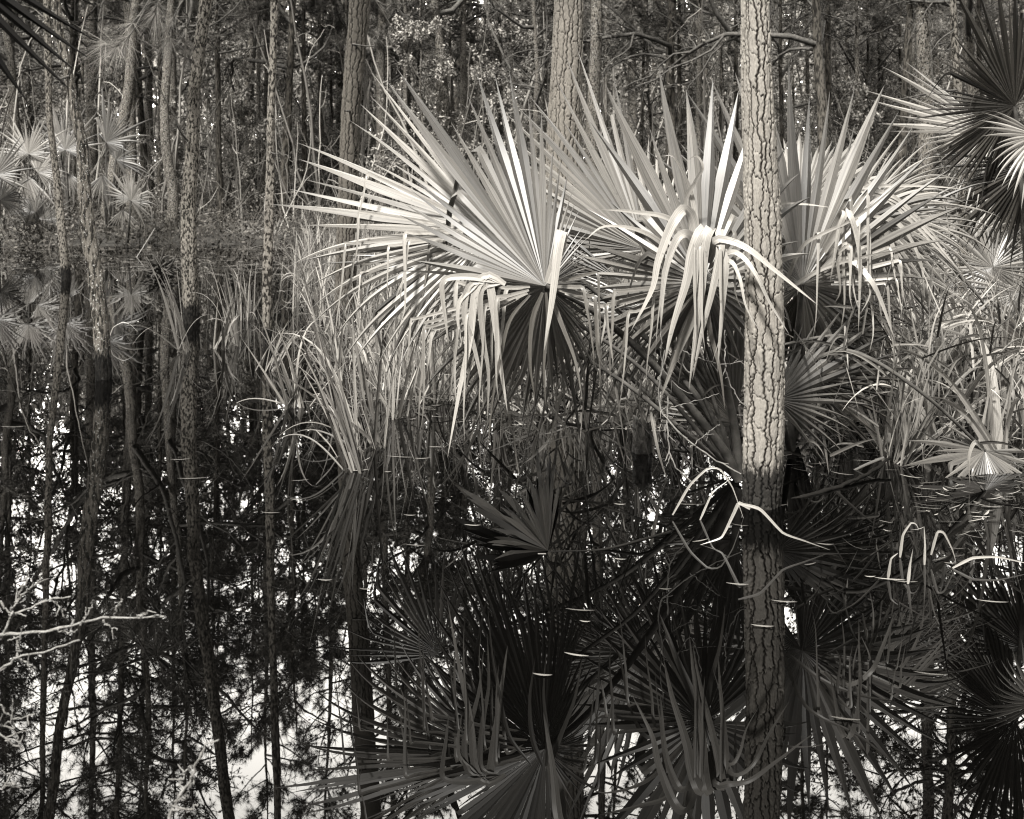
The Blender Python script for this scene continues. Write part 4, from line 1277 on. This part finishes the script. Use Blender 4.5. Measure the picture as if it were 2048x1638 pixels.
# far wood that closes the view, one mass
def leaf_wall(mb, n, x, y, size, ztop, pw=.85):
    cl = .5 + .5 * np.sin(x * .55 + 2 * np.sin(y * .4)) * np.cos(y * .7 + x * .23)
    zz = r2.random(n) ** pw * ztop
    cz = .5 + .5 * np.sin(zz * 1.7 + x * .9) * np.cos(zz * .6 - x * .37)
    pts = np.stack([x, y, zz + .2], -1) + r2.normal(0, .35, (n, 3))
    leaf_quads(mb, pts, size, r2, 1, np.clip(cl * .35 + cz * .35 + r2.random(n) * .3, 0, 1), .45, .3)


def crest(x):
    return 18 + 3 * np.sin(x * .4) + 2 * np.sin(x * 1.3 + 1) + 1.5 * np.sin(x * 3.1)


mb = MB()
n = 190000
x = r2.uniform(-62, 62, n); y = r2.uniform(66, 92, n)
leaf_wall(mb, n, x, y, .22, crest(x))
n = 260000
x = r2.uniform(-66, 66, n); y = r2.uniform(94, 104, n)
leaf_wall(mb, n, x, y, .66, crest(x) - 1.)
k = 160
x = r2.uniform(-62, 62, k); y = r2.uniform(66, 92, k)
C = np.stack([np.stack([x + r2.normal(0, .15, k) * j, y, np.full(k, j * 4.2 - .3)], -1) for j in range(5)], 1)
tubes(mb, C, np.linspace(.16, .07, 5)[None].repeat(k, 0) * r2.uniform(.6, 1.4, (k, 1)), 6, mi=0)
o = link('far_woods', mb.mesh('far_woods', [M_BARK_D, M_LEAF]))
tag(o, 'far dense woods closing the view behind the trunks', 'woods', kind='stuff')

# the same wood, unseen behind and beside the camera, blocking low sky light
mb = MB()
n = 110000
a_ = r2.uniform(math.radians(125), math.radians(415), n)
rad_ = r2.uniform(24, 40, n)
x = np.cos(a_) * rad_; y = np.sin(a_) * rad_
leaf_wall(mb, n, x, y, .42, 12 + 2 * np.sin(x * .5) + 1.5 * np.cos(y * .8), .8)
k = 120
a_ = r2.uniform(math.radians(125), math.radians(415), k); rad_ = r2.uniform(22, 38, k)
C = np.stack([np.stack([np.cos(a_) * rad_ + r2.normal(0, .12, k) * j, np.sin(a_) * rad_, np.full(k, j * 4. - .5)], -1) for j in range(5)], 1)
tubes(mb, C, np.linspace(.16, .07, 5)[None].repeat(k, 0) * r2.uniform(.6, 1.4, (k, 1)), 6, mi=0)
o = link('unseen_shore_woods', mb.mesh('unseen_shore_woods', [M_BARK_D, M_LEAF_D]))
tag(o, 'dense unseen woods along the near shore around the pool', 'woods', kind='stuff')

# undergrowth of the bank
mb = MB()
n = 9000
u = r2.uniform(-150, 2200, n); d = 27 + 38 * r2.random(n) ** 1.5
x = (u - UC) / F * d
gz = ground_z(x, d)
k = gz > -.12
b = np.stack([x, d, gz], -1)[k]
reed_blades(mb, b[::3], len(b[::3]), .6, .05, w=.012, bend=1.6, ns=6, r=r2, mess=.6)
k = 2600
S0 = b[r2.integers(0, len(b), k)]
Dd = nrm(r2.normal(0, .7, (k, 3)) + np.array([0, 0, 1.]))
tubes(mb, branch_set(S0, Dd, r2.uniform(.4, 2.2, k), r2, 7, -.05, .45), np.linspace(.011, .004, 7)[None].repeat(k, 0), 3, tint=r2.random(k))
pts = np.repeat(b, 9, 0) + r2.normal(0, .35, (len(b) * 9, 3)) * np.array([1, 1, .55]) + np.array([0, 0, .25])
leaf_quads(mb, pts, .1, r2, 0, r2.random(len(pts)), .5, .2)
o = link('undergrowth', mb.mesh('undergrowth', M_LEAF_D))
tag(o, 'tangled low undergrowth on the far bank', 'undergrowth', kind='stuff')

# dead blades tangled below the palmettos
mb = MB()
for (u0, v0, u1, v1, d0, d1, n, h) in [(940, 600, 1480, 860, 7., 8.6, 420, .42), (1575, 600, 1900, 920, 7.2, 9.5, 420, .5), (1800, 640, 2060, 960, 7.4, 10, 260, .5)]:
    u = r2.uniform(u0, u1, n); v = r2.uniform(v0, v1, n); d = r2.uniform(d0, d1, n)
    b = np.stack([(u - UC) / F * d, d, np.maximum(HC + (VH - v) / F * d, .02)], -1)
    reed_blades(mb, b, n, h, .02, w=.008, bend=1.3, mess=1.5, ns=9, r=r2, tint=(0, 1))
o = link('dead_leaf_tangle', mb.mesh('dead_leaf_tangle', M_OLD))
tag(o, 'tangle of dead hanging blades and straws under the palmettos', 'dead leaves', kind='stuff')

# thin pale stems of the thicket in the far woods
mb = MB()
k = 1500
u = r2.uniform(-150, 2200, k); d = r2.uniform(34, 80, k)
x = (u - UC) / F * d
S0 = np.stack([x, d, ground_z(x, d)], -1)
L_ = r2.gamma(2.2, 1.6, k)
C = branch_set(S0, nrm(r2.normal(0, .16, (k, 3)) + np.array([0, 0, 1.])), L_, r2, 10, .12, .2)
tubes(mb, C, np.linspace(1, .3, 10)[None] * (.012 + .004 * L_)[:, None], 4, tint=r2.random(k))
j = r2.integers(0, k, 4000); i = r2.integers(3, 9, 4000)
C2 = branch_set(C[j, i], nrm(r2.normal(0, 1, (4000, 3)) + np.array([0, 0, .2])), r2.uniform(.2, 1.5, 4000), r2, 7, -.15, .5)
tubes(mb, C2, np.linspace(.011, .004, 7)[None].repeat(4000, 0), 3, tint=r2.random(4000))
o = link('thicket', mb.mesh('thicket', leaf_mat('thicket_stem', .012, .18, 0., .8, spec=.05)))
tag(o, 'thicket of thin crooked stems and twigs in the far woods', 'thicket', kind='stuff')

# ------------------------------------------------------------------ floating litter
mb = MB()
n = 2600
poly = [(0, 470), (340, 470), (600, 500), (600, 560), (330, 545), (0, 540)]
uv = np.vstack([sample_poly(poly, 800), sample_poly([(580, 560), (1480, 560), (1480, 880), (640, 830)], 900), sample_poly([(1570, 640), (2050, 640), (2050, 960), (1850, 930), (1570, 860)], 420),
                np.clip(r2.normal([1960, 1000], [95, 38], (110, 2)), [1560, 900], [2200, 1120]), np.clip(r2.normal([1700, 880], [90, 40], (60, 2)), [1560, 700], [2200, 1100])])
b = np.array([W(u, v) for u, v in uv])
n = len(b)
az = r2.normal(0, .8, n)
D = np.stack([np.cos(az), np.sin(az), np.zeros(n)], -1)
S = np.stack([-np.sin(az), np.cos(az), np.zeros(n)], -1)
L = r2.uniform(.03, .26, n) * np.clip(b[:, 1] / 12, .4, 1.5); w = r2.uniform(.002, .009, n) * np.clip(b[:, 1] / 10, .6, 1.6)
s = np.linspace(-.5, .5, 5)
C = b[:, None] + D[:, None] * (L[:, None] * s)[..., None] + np.array([0, 0, 1]) * (.005 + .006 * r2.random((n, 1, 1)) * (np.abs(s)[None, :, None] * 2) ** 2)
hw = w[:, None] * (1 - (np.abs(s) * 2) ** 3)[None] + .001
ribbons(mb, C, np.repeat(S[:, None], 5, 1), hw, hw * .15, r2.random(n) ** 2)
o = link('floating_litter', mb.mesh('floating_litter', M_LITTER))
tag(o, 'floating mat of dead leaf scraps and straws on the water', 'leaf litter', kind='stuff')

FL = [(1160, 1222, 60, -5), (1153, 1312, 52, -10), (1085, 1352, 40, -6), (1525, 1254, 46, -6), (1475, 1170, 46, -6), (1568, 1205, 52, -6), (1860, 1350, 64, -8),
      (1690, 1440, 60, -8), (1985, 1205, 60, -7), (830, 1092, 46, -6), (945, 1052, 34, -4), (820, 1032, 26, -3), (540, 1027, 40, -3), (600, 962, 36, 8), (650, 1162, 30, -3),
      (385, 958, 60, 3), (360, 920, 40, 4), (25, 855, 48, 0), (800, 915, 60, -6), (845, 918, 34, 4), (870, 895, 24, 0), (776, 945, 14, 0), (720, 942, 40, 10), (1170, 1245, 22, -6),
      (1400, 1083, 40, 14), (1380, 1010, 60, -2), (1480, 1052, 36, -12), (1560, 1012, 30, 4), (1780, 1160, 60, -6), (1810, 1165, 50, -5), (1900, 1128, 24, -4), (1740, 1155, 22, -2), (1985, 1015, 50, 3), (1960, 1035, 40, -3),
      (590, 1000, 20, 0), (730, 1180, 24, -4), (1240, 1120, 26, -8), (1330, 1180, 26, -3), (1240, 1010, 24, -4), (1650, 1090, 34, -6), (1620, 1130, 30, 12)]
for u, v, lp, ang in FL:
    b = W(u, v)
    L = lp * b[1] / F
    a = math.radians(ang) * 2.2
    c = np.array([[math.cos(a) * L * t, math.sin(a) * L * t, .004 + .012 * t * t] for t in np.linspace(-.5, .5, 9)])
    tt = np.linspace(-1, 1, 9)
    m = MB()
    hw = (.005 * (1 - np.abs(tt) ** 2.4) + .0006) * (1 + .3 * random.random())
    ribbons(m, c[None], np.repeat(np.array([[[-math.sin(a), math.cos(a), 0.]]]), 9, 1), hw[None], (hw * .25)[None], np.array([random.uniform(.1, .8)]))
    o = link('floating_leaf', m.mesh('floating_leaf', M_LITTER), None, b)
    tag(o, 'narrow pale dead leaf floating flat on the dark water', 'leaf', 'narrow leaves floating on open water')

# ------------------------------------------------------------------ bare branches and vines
def twig_thing(name, specs, base, label, mat, cat, seed, twigs=3, tl=.12):
    r = np.random.default_rng(seed)
    m = MB()
    for pts, r0, r1 in specs:
        c = cr(np.array([P(*q) for q in pts]), 26)
        c[1:-1] += r.normal(0, .0025, (24, 3))
        tubes(m, c, (.72 if mat == M_LICHENTWIG else 1.) * np.linspace(r0, r1, 26) * (1 + .15 * r.normal(0, 1, 26).clip(-1, 1)), 6)
        for _ in range(twigs):
            i = r.integers(8, 25)
            t = nrm(c[i] - c[i - 1])
            d = nrm(t * .6 + r.normal(0, .5, 3) * np.array([1, .5, 1]))
            l = r.uniform(.2, 1.) * tl
            tubes(m, np.array([c[i] + d * l * k + r.normal(0, .0007, 3) * (k > 0) for k in np.linspace(0, 1, 6)]), np.linspace(r1 * 1.0, r1 * .6, 6), 5)
    o = link(name, m.mesh(name, mat, True, offset=base), None, base)
    return tag(o, label, cat)


twig_thing('bare_branch', [([(-260, 1420, 3.1), (-60, 1300, 3.2), (0, 1272, 3.2), (100, 1262, 3.2), (190, 1240, 3.2), (240, 1233, 3.2), (328, 1233, 3.2)], .0085, .003),
                           ([(-60, 1330, 3.2), (0, 1275, 3.2), (22, 1235, 3.2), (60, 1215, 3.2), (105, 1198, 3.2), (142, 1193, 3.2)], .006, .0025),
                           ([(18, 1238, 3.2), (35, 1200, 3.2), (48, 1170, 3.2), (57, 1145, 3.2)], .004, .002),
                           ([(30, 1205, 3.2), (55, 1180, 3.2), (78, 1160, 3.2), (83, 1140, 3.2)], .0035, .0018),
                           ([(-60, 1200, 3.2), (0, 1208, 3.2), (22, 1235, 3.2)], .004, .003),
                           ([(105, 1198, 3.2), (120, 1215, 3.2), (130, 1235, 3.2)], .003, .0018),
                           ([(160, 1250, 3.2), (175, 1225, 3.2), (188, 1200, 3.2)], .003, .0018),
                           ([(225, 1236, 3.2), (235, 1215, 3.2), (246, 1199, 3.2)], .003, .0018),
                           ([(205, 1242, 3.2), (220, 1254, 3.2), (235, 1260, 3.2)], .003, .0018),
                           ([(275, 1234, 3.2), (290, 1228, 3.2), (298, 1220, 3.2)], .003, .0018),
                           ([(112, 1258, 3.2), (140, 1266, 3.2), (155, 1260, 3.2)], .0028, .0018)],
           P(-260, 1420, 3.1), 'pale lichen covered bare branch reaching in from the left edge', M_LICHENTWIG, 'branch', 3, 2, .035)
twig_thing('bare_branch', [([(-150, 1420, 3.0), (0, 1338, 3.05), (40, 1312, 3.05), (100, 1300, 3.05), (160, 1280, 3.05)], .006, .0025),
                           ([(36, 1314, 3.05), (50, 1325, 3.05), (72, 1337, 3.05)], .0035, .0018),
                           ([(36, 1312, 3.05), (38, 1280, 3.05), (44, 1256, 3.05)], .004, .002)],
           P(-150, 1420, 3.0), 'smaller bare lichen branch just below the longest one', M_LICHENTWIG, 'branch', 4, 2, .03)
twig_thing('bare_branch', [([(-120, 1480, 2.9), (0, 1450, 3.0), (30, 1440, 3.0), (70, 1428, 3.0)], .005, .002),
                           ([(0, 1410, 3.0), (20, 1435, 3.0), (45, 1500, 3.0)], .003, .002), ([(-60, 1440, 3.0), (0, 1470, 3.0), (45, 1503, 3.0)], .004, .002),
                           ([(-60, 1520, 3.0), (0, 1545, 3.0), (28, 1552, 3.0)], .003, .0018), ([(-50, 1600, 3.), (0, 1580, 3.0), (32, 1568, 3.0)], .003, .0018)],
           P(-120, 1480, 2.9), 'lowest tangle of bare lichen twigs at the left edge', M_LICHENTWIG, 'branch', 5, 4, .05)
twig_thing('bare_branch', [([(335, 1760, 2.7), (342, 1638, 2.8), (346, 1618, 2.8), (380, 1560, 2.8), (400, 1510, 2.8), (412, 1490, 2.8), (438, 1480, 2.8)], .007, .0025),
                           ([(346, 1618, 2.8), (378, 1620, 2.8), (394, 1612, 2.8)], .0035, .002), ([(352, 1600, 2.8), (378, 1592, 2.8)], .003, .0018),
                           ([(365, 1580, 2.8), (364, 1555, 2.8), (385, 1530, 2.8)], .003, .0018), ([(378, 1574, 2.8), (388, 1562, 2.8)], .003, .0018)],
           P(335, 1760, 2.7), 'upright pale bare twig rising from the bottom edge', M_LICHENTWIG, 'branch', 6, 2, .03)
M_VINE = plain_mat('dry_vine', .02, .08, 40.)
twig_thing('dead_vine', [([(1330, 560, 6.7), (1322, 650, 6.6), (1328, 740, 6.5), (1365, 780, 6.45), (1385, 787, 6.45)], .003, .002),
                         ([(1335, 790, 6.5), (1336, 880, 6.45), (1350, 930, 6.4), (1388, 968, 6.4)], .0045, .004),
                         ([(1330, 700, 6.5), (1318, 800, 6.5), (1345, 850, 6.45), (1400, 900, 6.4), (1482, 948, 6.35)], .0045, .004),
                         ([(1350, 700, 6.5), (1380, 745, 6.5), (1400, 690, 6.5), (1402, 620, 6.6)], .005, .003),
                         ([(1450, 660, 6.6), (1452, 740, 6.5), (1475, 795, 6.5), (1492, 812, 6.45)], .004, .003),
                         ([(1380, 895, 6.4), (1420, 862, 6.4), (1440, 848, 6.4)], .003, .002), ([(1320, 820, 6.5), (1380, 805, 6.5), (1436, 788, 6.5)], .003, .002),
                         ([(1358, 700, 6.6), (1440, 728, 6.5), (1485, 722, 6.5)], .003, .002)],
           P(1385, 968, 6.4), 'tangled dead vine hanging between the centre fan and the water', M_VINE, 'vine', 8, 3, .07)
twig_thing('fallen_stalk', [([(1560, 1004, 6.6), (1620, 992, 6.7), (1690, 968, 6.9), (1740, 945, 7.1), (1780, 915, 7.3)], .014, .008)],
           W(1600, 1004), 'dark curved fallen palm stalk right of the foreground pine', M_DEAD_SHADE, 'palm stalk', 9, 0)
twig_thing('fallen_branch', [([(430, 515, 29), (470, 505, 29), (520, 492, 29.5), (545, 490, 30)], .03, .015)], W(470, 520),
           'fallen branch lying before the little palmetto on the far bank', M_TWIG, 'branch', 12, 3, .5)
twig_thing('leaning_stick', [([(266, 526, 26), (290, 488, 26.5), (310, 456, 27)], .016, .01)], W(266, 526),
           'straight pale stick leaning out of the water before the far bank', M_LICHENTWIG, 'stick', 13, 0)

# pine sprays hanging in at the top left
def spray(label, specs, base, seed):
    r = np.random.default_rng(seed)
    m = MB()
    ends, dirs = [], []
    for pts in specs:
        c = cr(np.array([P(*q) for q in pts]), 12)
        tubes(m, c, np.linspace(.011, .006, 12), 5, mi=0)
        for i in (7, 9, 11):
            ends.append(c[i]); dirs.append(nrm(c[i] - c[i - 1]))
    needle_tufts(m, np.array(ends), np.array(dirs), r, 70, .42, .004, 1)
    o = link('pine_spray', m.mesh('pine_spray', [M_TWIG, M_NEEDLE], True, offset=base), None, base)
    tag(o, label, 'pine branch')


spray('long needled pine spray hanging in at the top left', [[(330, -60, 14), (280, 30, 13.8), (240, 62, 13.7), (212, 85, 13.6)], [(290, 20, 13.8), (260, 70, 13.7), (235, 92, 13.6)]], P(330, -60, 14), 1)
spray('long needled pine spray hanging beside the kinked top of the pale pine', [[(400, -40, 14), (360, 10, 13.9), (345, 45, 13.8), (340, 75, 13.7)], [(330, -40, 14), (318, -10, 13.9), (312, 25, 13.8)]], P(400, -40, 14), 2)

# ------------------------------------------------------------------ light
HAZE = 42.
SUN_EL, SUN_AZ = math.radians(53), math.radians(203)      # azimuth from the view direction (+Y), clockwise: behind the camera, to the right
w = bpy.data.worlds.new('World')
scn.world = w
w.use_nodes = True
nt = w.node_tree
nt.nodes.clear()
sky = nt.nodes.new('ShaderNodeTexSky')
sky.sky_type = 'NISHITA'
sky.sun_disc = False
sky.sun_elevation = SUN_EL
sky.sun_rotation = SUN_AZ
sky.air_density = 1.0
sky.dust_density = .2
bw = nt.nodes.new('ShaderNodeRGBToBW')
bg = nt.nodes.new('ShaderNodeBackground')
bg.inputs[1].default_value = .12
wo = nt.nodes.new('ShaderNodeOutputWorld')
nt.links.new(sky.outputs[0], bw.inputs[0])
# thin bright haze low over the horizon
tcw = nt.nodes.new('ShaderNodeTexCoord')
sxyz = nt.nodes.new('ShaderNodeSeparateXYZ')
nt.links.new(tcw.outputs['Generated'], sxyz.inputs[0])
hz = math_node(nt, 'MULTIPLY', math_node(nt, 'EXPONENT', math_node(nt, 'MULTIPLY', math_node(nt, 'MAXIMUM', sxyz.outputs[2], 0.), -2.)), HAZE)
# haze shaped brighter ahead of the camera to lift the reflection, dimmer behind
ahead = math_node(nt, 'POWER', math_node(nt, 'ADD', math_node(nt, 'MULTIPLY', sxyz.outputs[1], .48), .52), 2.)
hz = math_node(nt, 'MULTIPLY', hz, ahead)
nt.links.new(mixcol(nt, 1., math_node(nt, 'ADD', bw.outputs[0], hz), (1, .96, .89, 1), 'MULTIPLY'), bg.inputs[0])
nt.links.new(bg.outputs[0], wo.inputs[0])
sl = bpy.data.lights.new('sun', 'SUN')
sl.energy = 4.5
sl.angle = math.radians(6)
sl.color = (1, .968, .912)
so = bpy.data.objects.new('sun', sl)
COL.objects.link(so)
so.rotation_euler = (math.pi / 2 - SUN_EL, 0, math.pi - SUN_AZ)

# ------------------------------------------------------------------ camera
cam = bpy.data.cameras.new('camera')
cam.sensor_width = 36
cam.lens = F / 2048 * 36
cam.shift_y = -(819 - VH) / 2048
cam.clip_end = 3000
cam.dof.use_dof = True
cam.dof.focus_distance = 6.6
cam.dof.aperture_fstop = 7.
co = bpy.data.objects.new('camera', cam)
COL.objects.link(co)
co.location = (0, 0, HC)
co.rotation_euler = (math.pi / 2, 0, 0)
scn.camera = co

scn.view_settings.view_transform = 'Standard'
scn.view_settings.look = 'None'
scn.view_settings.exposure = 2.75
scn.view_settings.gamma = 1
scn.cycles.use_denoising = True
scn.cycles.filter_width = 1.15
scn.cycles.max_bounces = 8
scn.cycles.diffuse_bounces = 3
scn.cycles.glossy_bounces = 4
scn.cycles.transmission_bounces = 4
